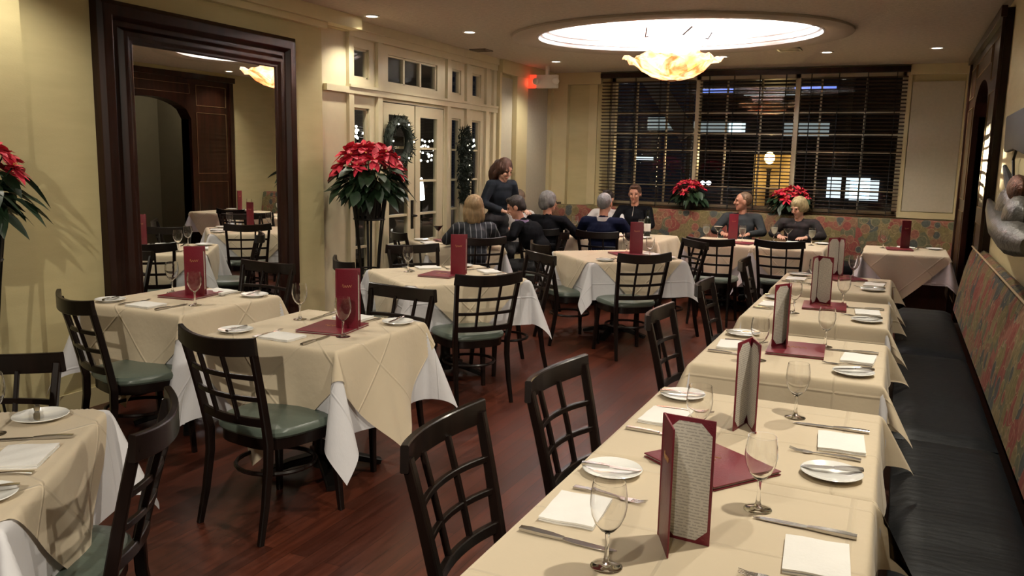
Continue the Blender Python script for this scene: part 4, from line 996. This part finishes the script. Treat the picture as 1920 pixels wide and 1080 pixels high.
# ------------------------------------------------------------------ plants
def leaf(mb, base, d, L, W, droop, twist=0, seg=5):
    d = Vector(d).normalized(); up = Vector((0, 0, 1)); s_ = d.cross(up)
    if s_.length < .1: s_ = Vector((1, 0, 0))
    s_.normalize(); n_ = s_.cross(d).normalized(); s_ = (s_ * math.cos(twist) + n_ * math.sin(twist)); vs = []
    for i in range(seg + 1):
        t = i / seg; c = Vector(base) + d * L * t + Vector((0, 0, -droop * L * t * t)); w_ = W * math.sin(PI * (t * .86 + .09)) ** 1.2 * (1 if t < 1 else 0.05)
        vs += [c - s_ * w_, c - n_ * w_ * .25, c + s_ * w_]
    fs = []
    for i in range(seg): fs += [(i * 3, i * 3 + 1, i * 3 + 4, i * 3 + 3), (i * 3 + 1, i * 3 + 2, i * 3 + 5, i * 3 + 4)]
    mb.add(vs, fs)
def poinsettia(name, loc, rad, hgt, nfl, seed, label, pot_r, pot_h):
    """loc = base of the pot"""
    random.seed(seed); o = empty(name, loc); tag(o, label, 'plant', 'poinsettias')
    MB().lathe([(0, 0), (pot_r * .8, 0), (pot_r, pot_h), (pot_r * 1.06, pot_h), (pot_r * 1.06, pot_h - .02), (pot_r * .9, pot_h - .03), (0, pot_h - .03)], 20).build('pot', M['pot'], o)
    br = MB(); lf = MB(); st = MB(); bd = MB()
    for k in range(nfl):
        u = (k + .5) / nfl; a = k * 2.399963; rr = rad * .80 * math.sqrt(u); x, y = rr * math.cos(a), rr * math.sin(a)
        z = pot_h + hgt * (.95 - .50 * u * u) + rng(-.02, .02); c = Vector((x, y, z)); nrm = Vector((x * 1.0, y * 1.0, .22)).normalized() if rr > .03 else Vector((0, 0, 1))
        st.tube([(x * .1, y * .1, pot_h - .02), (x * .6, y * .6, pot_h + (z - pot_h) * .5), c], .004, n=5)
        t1 = nrm.orthogonal().normalized(); t2 = nrm.cross(t1); sc_ = rng(.85, 1.15) * rad / .27
        for j in range(9):
            b = j * 2 * PI / 9 + rng(-.2, .2); d = t1 * math.cos(b) + t2 * math.sin(b) + nrm * rng(.0, .35); leaf(br, c + nrm * .005, d, rng(.075, .11) * sc_, rng(.020, .028) * sc_, rng(.0, .35), rng(-.5, .5))
        for j in range(5):
            b = j * 2 * PI / 5 + rng(-.3, .3); d = t1 * math.cos(b) + t2 * math.sin(b) + nrm * .5; leaf(br, c + nrm * .012, d, rng(.04, .06) * sc_, .014 * sc_, .1, rng(-.5, .5))
        for j in range(4): bd.ball(c + nrm * .016 + Vector((rng(-.01, .01), rng(-.01, .01), rng(0, .01))), .0045, 6)
    for k in range(int(nfl * 5)):
        a = rng(0, 2 * PI); rr = rad * rng(.25, .8); z = pot_h + hgt * rng(.02, .55); c = Vector((rr * math.cos(a), rr * math.sin(a), z))
        leaf(lf, c, (math.cos(a + rng(-.6, .6)), math.sin(a + rng(-.6, .6)), rng(-.5, .15)), rng(.10, .15) * rad / .27, rng(.028, .042) * rad / .27, rng(.3, .8), rng(-.4, .4))
    rb_ = br.build('red_bracts', M['bract'], o, angle=80); lf.build('green_leaves', M['leaf'], o, angle=80); st.build('stems', M['leaf'], o); bd.build('buds', M['bud'], rb_)
    return o
def stand(x, y, label):
    o = empty('plant_stand', (x, y, 0)); tag(o, label, 'plant stand', 'tall iron plant stands'); H = 1.33
    rad = lambda z: .085 + .05 * max(0, (.45 - z) / .45) ** 1.5 + .085 * max(0, (z - .55) / (H - .55)) ** 1.3
    for k in range(6):
        a = k * PI / 3 + .2; MB().tube([(rad(z) * math.cos(a), rad(z) * math.sin(a), z) for z in (0, .15, .35, .55, .75, .95, 1.15, H)], 1, flat=(.010, .005), up=(math.cos(a), math.sin(a), 0)).build('leg', M['iron'], o)
    for z in (.12, .62, 1.06, H): MB().tube([(rad(z) * math.cos(a), rad(z) * math.sin(a), z) for a in [2 * PI * i / 24 for i in range(25)]], .007, n=6).build('hoop', M['iron'], o)
    b = MB()
    for k in range(18):
        a = 2 * PI * k / 18; b.tube([(rad(1.07) * .97 * math.cos(a), rad(1.07) * .97 * math.sin(a), 1.07), (rad(1.32) * .97 * math.cos(a + .1), rad(1.32) * .97 * math.sin(a + .1), 1.32)], 1, flat=(.013, .002), up=(math.cos(a), math.sin(a), 0))
    b.lathe([(0, 1.06), (rad(1.06), 1.06), (rad(1.06), 1.07), (0, 1.07)], 20)
    b.build('basket', M['iron'], o); return o
stand(-4.2, 6.08, 'tall black iron plant stand between the mirror wall and the french doors')
poinsettia('poinsettia', (-4.2, 6.08, 1.09), .34, .40, 26, 3, 'large red poinsettia in the tall iron stand beside the french doors', .115, .2)
stand(-4.07, 2.52, 'tall black iron plant stand cut off at the left edge')
poinsettia('poinsettia', (-4.07, 2.52, 1.09), .29, .38, 20, 8, 'red poinsettia cut off at the left edge of the photo', .115, .2)
poinsettia('poinsettia', (-2.50, 10.93, 1.0), .24, .24, 16, 14, 'small red poinsettia on the banquette ledge, left of the street lamp', .085, .13)
poinsettia('poinsettia', (-1.22, 10.93, 1.0), .26, .20, 16, 21, 'small red poinsettia on the banquette ledge behind the fair-haired diner', .085, .11)
# wreath and garland
random.seed(4)
o = empty('evergreen_wreath', (XD + .05, 7.12, 1.76)); tag(o, 'dark evergreen wreath with small lights on the left door leaf', 'wreath')
nd = MB()
for k in range(520):
    a = rng(0, 2 * PI); r_ = .19 + rng(-.05, .05); c = Vector((rng(-.01, .05), r_ * math.cos(a), r_ * math.sin(a))); d = Vector((rng(-.2, 1), math.cos(a + rng(-2, 2)), math.sin(a + rng(-2, 2)))); leaf(nd, c, d, rng(.04, .08), .006, .1, rng(0, 3), 2)
nd.tube([(0.01, .19 * math.cos(a), .19 * math.sin(a)) for a in [2 * PI * i / 24 for i in range(25)]], .045, n=8)
nd.build('needles', M['pine'], o, angle=80)
for k in range(6): a = k * 1.05; MB().ball((.07, .19 * math.cos(a), .19 * math.sin(a)), .008, 6).build('bulb', M['twinkle'], o)
o = empty('evergreen_garland', (XD + .08, 8.40, 1.15)); tag(o, 'long dark evergreen garland with small lights hanging right of the doors', 'garland')
nd = MB()
for k in range(1500):
    z = rng(-.03, .78); r_ = .025 + .075 * math.sin(max(0, min(1, (z + .05) / .35)) * PI / 2) * (1 + .25 * math.sin(z * 23)); a = rng(0, 2 * PI); c = Vector((abs(r_ * .6 * math.cos(a)), r_ * .8 * math.sin(a), z)); d = Vector((rng(0, 1), math.sin(a) + rng(-.6, .6), rng(-1, .4) + (1.2 if z > .66 else 0)))
    leaf(nd, c, d, rng(.05, .10), .008, .1, rng(0, 3), 2)
nd.tube([(.02, 0, 0), (.03, 0, .1), (.035, .0, .4), (.03, 0, .70)], [.015, .035, .05, .04], n=10)
nd.build('needles', M['pine'], o, angle=80)
for (y_, z_) in ((-.01, .62), (.0, .55), (-.05, .60), (.0, .38), (-.03, .22)): MB().ball((.105, y_, z_), .008, 6).build('bulb', emit('garland_bulb', (1, .9, .7), 2.5), o)
# ------------------------------------------------------------------ metal wall sculpture on the right wall
o = empty('metal_wall_sculpture', (XR, 6.0, 1.2)); tag(o, 'dark metal wall sculpture of curved horns and shells above the bench', 'wall sculpture')
def wp(px, py, off=0.05):
    p = at_x(px, py, XR - off); return p - Vector((XR, 6.0, 1.2))
MB().tube([wp(1884, 312), wp(1893, 342), wp(1903, 372), wp(1920, 402), wp(1945, 425, .06)], [.012, .030, .040, .042, .03], n=10).build('horn', M['darkmetal'], o)
MB().tube([wp(1853, 372, .03), wp(1862, 395, .08), wp(1880, 425, .12), wp(1905, 448, .12), wp(1935, 462, .08)], [.008, .045, .075, .085, .05], n=12).build('horn', M['pewter'], o)
MB().ball(wp(1889, 393, .07), (.06, .30, .13), 16).build('shell', M['pewter'], o)
MB().ball(wp(1908, 408, .10), (.07, .20, .11), 16).build('shell', M['pewter'], o)
MB().ball(wp(1908, 353, .06), (.05, .20, .075), 16).build('knot', M['copper'], o)
a_, b_, c_, d_ = wp(1893, 218, .03), wp(1888, 286, .03), wp(1945, 300, .03), wp(1945, 190, .03)
mb = MB(); P_ = [(p.y, p.z) for p in (a_, b_, wp(1905, 280, .03), c_, d_)]
mb.v = [(-.01, y, z) for y, z in P_] + [(-.05, y, z) for y, z in P_]; n = 5; mb.f = [tuple(range(n)), tuple(range(2 * n - 1, n - 1, -1))] + [(i, (i + 1) % n, n + (i + 1) % n, n + i) for i in range(n)]
mb.build('fin', M['darkmetal'], o, bevel=.015)
MB().tube([wp(1870, 400, 0.01), wp(1900, 400, .03), wp(1900, 300, .03), wp(1915, 250, .03)], .008).build('mounting_rod', M['iron'], o)
# ------------------------------------------------------------------ people
def fuse(mb, name, m, parent, voxel=.008, smooth=4, lump=0.0, seed=0):
    """join overlapping volumes into one continuous surface"""
    me = mb.mesh(name); me.materials.append(m)
    o = bpy.data.objects.new(name, me); COL.objects.link(o)
    r = o.modifiers.new('r', 'REMESH'); r.mode = 'VOXEL'; r.voxel_size = voxel; r.use_smooth_shade = True
    s_ = o.modifiers.new('s', 'SMOOTH'); s_.iterations = smooth; s_.factor = .5
    dg = bpy.context.evaluated_depsgraph_get(); dg.update()
    me2 = bpy.data.meshes.new_from_object(o.evaluated_get(dg)); me2.name = name
    o.modifiers.clear(); o.data = me2
    if not me2.materials: me2.materials.append(m)
    if lump:
        for v in me2.vertices:
            k = noise.noise(v.co * 14 + Vector((seed, 0, 0))) + .6 * noise.noise(Vector((v.co.x * 60, v.co.y * 60, v.co.z * 9 + seed))); v.co += v.normal * lump * k
    me2.shade_smooth(); o.parent = parent; return o
def limb(mb, pts, rad, sub=7):
    P = [Vector(p) for p in pts]
    for i in range(len(P) - 1):
        for k in range(sub):
            t = k / sub; mb.ball(P[i].lerp(P[i + 1], t), rad[i] * (1 - t) + rad[i + 1] * t, 8)
    mb.ball(P[-1], rad[-1], 8)
def finger(mb, p, d, curl, L, r):
    d = d.normalized(); pts = [p]; q = p
    for k in range(3):
        q = q + d * L * (.42, .33, .25)[k]; pts.append(q); d = (d + Vector((0, 0, -curl)) * .5).normalized()
    mb.tube(pts, [r, r, r * .92, r * .8], n=8); mb.ball(pts[-1], r * .85, 8)
def hand(mb, wr, d, side, curl=.5):
    d = Vector(d).normalized(); up = Vector((0, 0, 1)); s_ = d.cross(up).normalized() * side      # s_: towards the thumb
    m = Matrix((s_, d, s_.cross(d))).transposed().to_4x4()
    mb.ball(wr + d * .045, (.038, .050, .016), 12, m)
    for i in range(4): finger(mb, wr + d * .082 + s_ * (.030 - .020 * i), d + s_ * (.12 - .08 * i), curl, (.070, .078, .073, .058)[i], (.0095, .0095, .009, .008)[i])
    finger(mb, wr + d * .030 + s_ * .030, d * .7 + s_ * .9, curl * .4, .058, .0105)
def person(loc, face, label, top, top_m, trousers=M['black'], skin=M['skin'], hair='short', hair_m=None, lean=0.0, side=0.0, yaw=0.0, pitch=0.0,
           hands=None, standing=False, hc=1.165, collar=None, sx=1.0, extra=None, sleeve='long'):
    root = empty('person', (loc[0], loc[1], 0), R(face) - PI / 2); tag(root, label, 'person')
    hz = .95 if standing else .545
    k_ = (hc - .545) / .62 if not standing else (hc - .95) / .60
    V = Vector
    hip = V((0, 0, hz)); chest = V((side * .6, lean * .6, hz + .30 * k_)); neck = V((side, lean, hz + .475 * k_)); head = V((side * 1.12, lean * 1.12 + .02, hc))
    shs = [neck + V((s_ * .175 * sx, -.01, -.055)) for s_ in (-1, 1)]
    if standing: knees = [V((s_ * .09, .02, .50)) for s_ in (-1, 1)]; ank = [V((s_ * .09, -.01, .09)) for s_ in (-1, 1)]
    else: knees = [V((s_ * .11, .42, .50)) for s_ in (-1, 1)]; ank = [V((s_ * .12, .36, .09)) for s_ in (-1, 1)]
    if hands is None:
        hands = [((s_ * .27 * sx, .08 + lean * .5, .80), (s_ * .15, .36, .79), (-s_ * .4, 1, -.05)) for s_ in (-1, 1)]
    H = Matrix.Translation(head) @ Matrix.Rotation(R(yaw), 4, 'Z') @ Matrix.Rotation(R(pitch), 4, 'X')
    h3 = H.to_3x3().to_4x4()
    def hp(x, y, z): return H @ V((x, y, z))
    # body: torso, neck, head, arms, hands, legs in one surface
    b = MB()
    b.ball(hip, (.135 * sx, .10, .10), 14); b.ball(hip.lerp(chest, .5), (.125 * sx, .095, .14), 14); b.ball(chest, (.145 * sx, .105, .15), 14); b.ball(neck + V((0, -.005, -.08)), (.15 * sx, .075, .06), 14)
    limb(b, [neck + V((0, -.01, -.05)), head + V((0, -.02, -.05))], [.055, .050])
    b.ball(head + h3 @ V((0, -.005, .025)), (.0745, .092, .088), 20, h3); b.ball(head + h3 @ V((0, .022, -.045)), (.056, .062, .062), 16, h3)
    b.ball(hp(0, .060, -.088), (.026, .022, .020), 10, h3); b.tube([hp(0, .083, .022), hp(0, .099, -.010), hp(0, .104, -.024)], [.008, .011, .013], n=8); b.ball(hp(0, .098, -.026), .012, 8)
    for s_ in (-1, 1):
        b.ball(hp(s_ * .075, -.006, -.005), (.011, .020, .032), 10, h3); b.ball(hp(s_ * .034, .070, -.022), (.022, .018, .020), 8, h3); b.ball(hp(s_ * .03, .080, .030), (.022, .010, .009), 8, h3)
    for i, s_ in enumerate((-1, 1)):
        e, wr, d = [V(q) for q in hands[i]]
        limb(b, [shs[i], e], [.050, .040]); limb(b, [e, wr], [.038, .026]); hand(b, wr, d, -s_)
        limb(b, [hip + V((s_ * .085, 0, -.02)), knees[i]], [.078, .055]); limb(b, [knees[i], ank[i]], [.052, .036]); limb(b, [ank[i] + V((0, 0, -.04)), ank[i] + V((s_ * .02, .15, -.055))], [.036, .028])
    bo = fuse(b, 'body', skin, root, .0065, 3)
    # top garment
    g = MB(); t = .016
    g.ball(hip + V((0, 0, .0)), (.15 * sx, .12, .11), 14); g.ball(hip.lerp(chest, .5), (.142 * sx, .112, .155), 14); g.ball(chest, (.163 * sx, .122, .165), 14); g.ball(neck + V((0, -.008, -.085)), (.165 * sx, .09, .062), 14)
    limb(g, [neck + V((0, -.012, -.06)), neck + V((0, -.012, -.015))], [.066, .060])
    for i, s_ in enumerate((-1, 1)):
        e, wr, d = [V(q) for q in hands[i]]; limb(g, [neck + V((s_ * .06, -.01, -.045)), shs[i]], [.055, .066]); limb(g, [shs[i], e], [.066, .054]); limb(g, [e, e.lerp(wr, .9 if sleeve == 'long' else .3)], [.053, .040])
    fuse(g, top, top_m, root, .010, 4, .003, face)
    p = MB(); p.ball(hip, (.155 * sx, .125, .105), 14)
    for i, s_ in enumerate((-1, 1)):
        limb(p, [hip + V((s_ * .085, 0, -.02)), knees[i]], [.092, .070]); limb(p, [knees[i], ank[i] + V((0, 0, .02))], [.068, .052])
    fuse(p, 'trousers', trousers, root, .014, 3)
    sh = MB()
    for i, s_ in enumerate((-1, 1)): sh.ball(ank[i] + V((s_ * .01, .07, -.045)), (.046, .135, .042), 12)
    sh.build('shoes', M['black'], root)
    # face details
    ey = MB(); 
    for s_ in (-1, 1): ey.ball(hp(s_ * .031, .079, .012), (.012, .006, .0065), 10, h3)
    ey.build('eyes', M['eye'], bo)
    MB().ball(hp(0, .079, -.055), (.023, .008, .0055), 10, h3).build('mouth', M['lip'], bo)
    hm = hair_m
    br = MB()
    for s_ in (-1, 1): br.ball(hp(s_ * .031, .085, .034), (.017, .005, .0035), 8, h3)
    br.build('eyebrows', hm, bo)
    # hair
    h = MB(); vox = .008; lum = .004
    cap = lambda r, off: h.ball(head + h3 @ V((0, -.016 + off, .034)), r, 22, h3)
    if hair == 'short': cap((.082, .094, .094), 0); h.ball(hp(0, .045, .100), (.055, .035, .022), 12, h3); h.ball(hp(0, -.07, -.01), (.062, .035, .055), 12, h3)
    elif hair == 'cropped': cap((.0785, .091, .0905), -.006); h.ball(hp(0, -.062, .0), (.060, .036, .055), 12, h3); lum = .0015
    elif hair == 'full': cap((.092, .102, .104), 0); h.ball(hp(0, -.07, -.015), (.078, .045, .07), 14, h3); [h.ball(hp(s_ * .078, -.01, .01), (.022, .045, .045), 10, h3) for s_ in (-1, 1)]; lum = .007
    elif hair == 'bob':
        cap((.094, .104, .102), 0); h.ball(hp(0, -.055, -.05), (.098, .058, .115), 16, h3); [h.ball(hp(s_ * .082, -.005, -.055), (.026, .050, .095), 12, h3) for s_ in (-1, 1)]; lum = .007
    elif hair == 'long':
        cap((.092, .102, .104), 0); h.ball(hp(0, -.085, .0), (.085, .06, .10), 14, h3); limb(h, [hp(0, -.10, .03), hp(0, -.13, -.08), hp(0, -.12, -.22)], [.065, .085, .045]); [limb(h, [hp(s_ * .08, -.01, .02), hp(s_ * .085, -.04, -.09), hp(s_ * .07, -.05, -.19)], [.026, .034, .020]) for s_ in (-1, 1)]; lum = .010
    fuse(h, 'hair', hm, root, vox, 2, lum, loc[0])
    if collar:
        c = MB(); nb = neck + V((0, -.012, -.012)); ring = []
        for q in range(17):
            a = PI * (-.42) + (PI * 1.84) * q / 16 + PI / 2 + PI * .08; ring.append(nb + V((.066 * math.cos(a), .066 * math.sin(a) + .004, .004 * math.sin(a))))
        c.tube(ring, 1, flat=(.006, .022), up=(0, 0, 1)); c.build('collar', collar, root)
    if extra: extra(root, neck, chest, hip)
    return root
def hmat(n, c): return mat(n, c, .6, var=.35, vscale=40, bump=.6, bscale=120, stretch=(1, 1, .25))
brown, dbrown, grey, lgrey, blond, fair = hmat('brown_hair', (.055, .022, .012)), hmat('dark_brown_hair', (.018, .010, .008)), hmat('grey_hair', (.15, .145, .14)), hmat('silver_hair', (.20, .20, .21)), hmat('blond_hair', (.26, .17, .085)), hmat('fair_hair', (.32, .25, .13))
mid = hmat('light_brown_hair', (.10, .055, .028))
C_navy = mat('navy_wool', (.004, .006, .022), .85, spec=.1); C_black = mat('black_wool', (.0035, .0035, .005), .85, spec=.1); C_char = mat('charcoal_knit', (.012, .015, .021), .85, spec=.15); C_grey = mat('grey_knit', (.028, .031, .034), .85, var=.15, spec=.15)
C_white = mat('white_shirt', (.62, .60, .60), .8); C_lil = mat('lilac_shirt', (.30, .22, .38), .8); C_str = stripe_mat('striped_top', (.010, .012, .018), (.17, .18, .20), .052, .0035, 0)
C_flor = mat('dark_floral_knit', (.012, .007, .008), .85, var=.9, vscale=22)
def zipx(root, neck, chest, hip):
    V = Vector; MB().tube([neck + V((0, .058, .0)), neck + V((0, .075, -.05)), chest + V((0, .124, .06))], .0035, n=6).build('zip', M['steel'], root)
def shirt_front(root, neck, chest, hip):
    V = Vector; mb = MB(); mb.v = [tuple(neck + V((-.03, .052, .01))), tuple(neck + V((.03, .052, .01))), tuple(chest + V((.0, .128, .02))), tuple(neck + V((-.03, .040, .01))), tuple(neck + V((.03, .040, .01))), tuple(chest + V((.0, .10, .02)))]
    mb.f = [(0, 1, 2), (5, 4, 3), (0, 3, 4, 1), (1, 4, 5, 2), (2, 5, 3, 0)]; mb.build('shirt_front', C_lil, root)
up_ = lambda s_, y, z: ((s_ * .25, y * .4, .82), (s_ * .13, y, z), (-s_ * .5, 1, -.05))
person((-4.10, 8.42), -25, 'standing person with long brown ponytail in a dark top, leaning over the diners', 'shirt', C_char, hair='long', hair_m=brown, skin=M['skin2'], standing=True, hc=1.485, lean=.10, pitch=-22, sx=.88,
       hands=[((-.24, .06, 1.12), (-.16, .30, 1.05), (.3, 1, -.2)), ((.24, .06, 1.12), (.16, .30, 1.05), (-.3, 1, -.2))])
person((-3.64, 7.02), 128, 'seated person with blond bob in a dark pinstriped top, back to the camera', 'striped_top', C_str, hair='bob', hair_m=blond, skin=M['skin2'], hc=1.135, lean=.04, yaw=-8, sx=.92, hands=[up_(-1, .38, .79), up_(1, .38, .79)])
person((-3.22, 7.86), 187, 'seated person in a black suit and lilac shirt, leaning over the table', 'suit_jacket', C_black, hair='short', hair_m=dbrown, hc=1.115, lean=.30, yaw=8, pitch=-22, sx=1.12, collar=C_lil,
       hands=[((-.28, .30, .84), (-.14, .50, .80), (.3, 1, -.05)), ((.28, .30, .84), (.12, .50, .80), (-.3, 1, -.05))])
person((-4.25, 9.34), -62, 'seated person with brown hair and a white collar behind the suited diner', 'sweater', C_white, hair='long', hair_m=mid, skin=M['skin2'], hc=1.115, lean=.03, pitch=-5, yaw=28, sx=.88)
person((-3.44, 8.42), 84, 'seated grey-haired person in black, back to the camera, left of the navy jacket', 'jacket', C_black, hair='full', hair_m=grey, hc=1.145, lean=.0, side=-.03, yaw=-22, sx=1.15, collar=None)
person((-2.83, 8.42), 90, 'seated person with cropped silver hair in a navy jacket, back to the camera', 'jacket', C_navy, hair='cropped', hair_m=lgrey, hc=1.155, lean=.02, sx=1.15, collar=C_white)
person((-3.42, 10.33), -90, 'seated person in a white top, mostly hidden behind the navy jacket', 'shirt', C_white, hair='short', hair_m=dbrown, hc=1.12, sx=.95)
person((-3.06, 10.36), -86, 'seated person with short brown hair in a dark zip jacket facing the camera', 'zip_jacket', C_black, hair='short', hair_m=brown, hc=1.20, pitch=-10, yaw=2, extra=zipx, sx=1.0, hands=[up_(-1, .34, .80), up_(1, .34, .80)])
person((-1.72, 10.34), -88, 'seated person with cropped hair in a grey sweater, turned to look left', 'sweater', C_grey, hair='cropped', hair_m=mid, hc=1.155, yaw=-72, side=-.02, sx=1.05)
person((-1.02, 10.34), -96, 'seated person with short fair hair in a dark top, looking down', 'sweater', C_flor, hair='full', hair_m=fair, skin=M['skin2'], hc=1.115, lean=.10, yaw=-30, pitch=-20, sx=1.05)
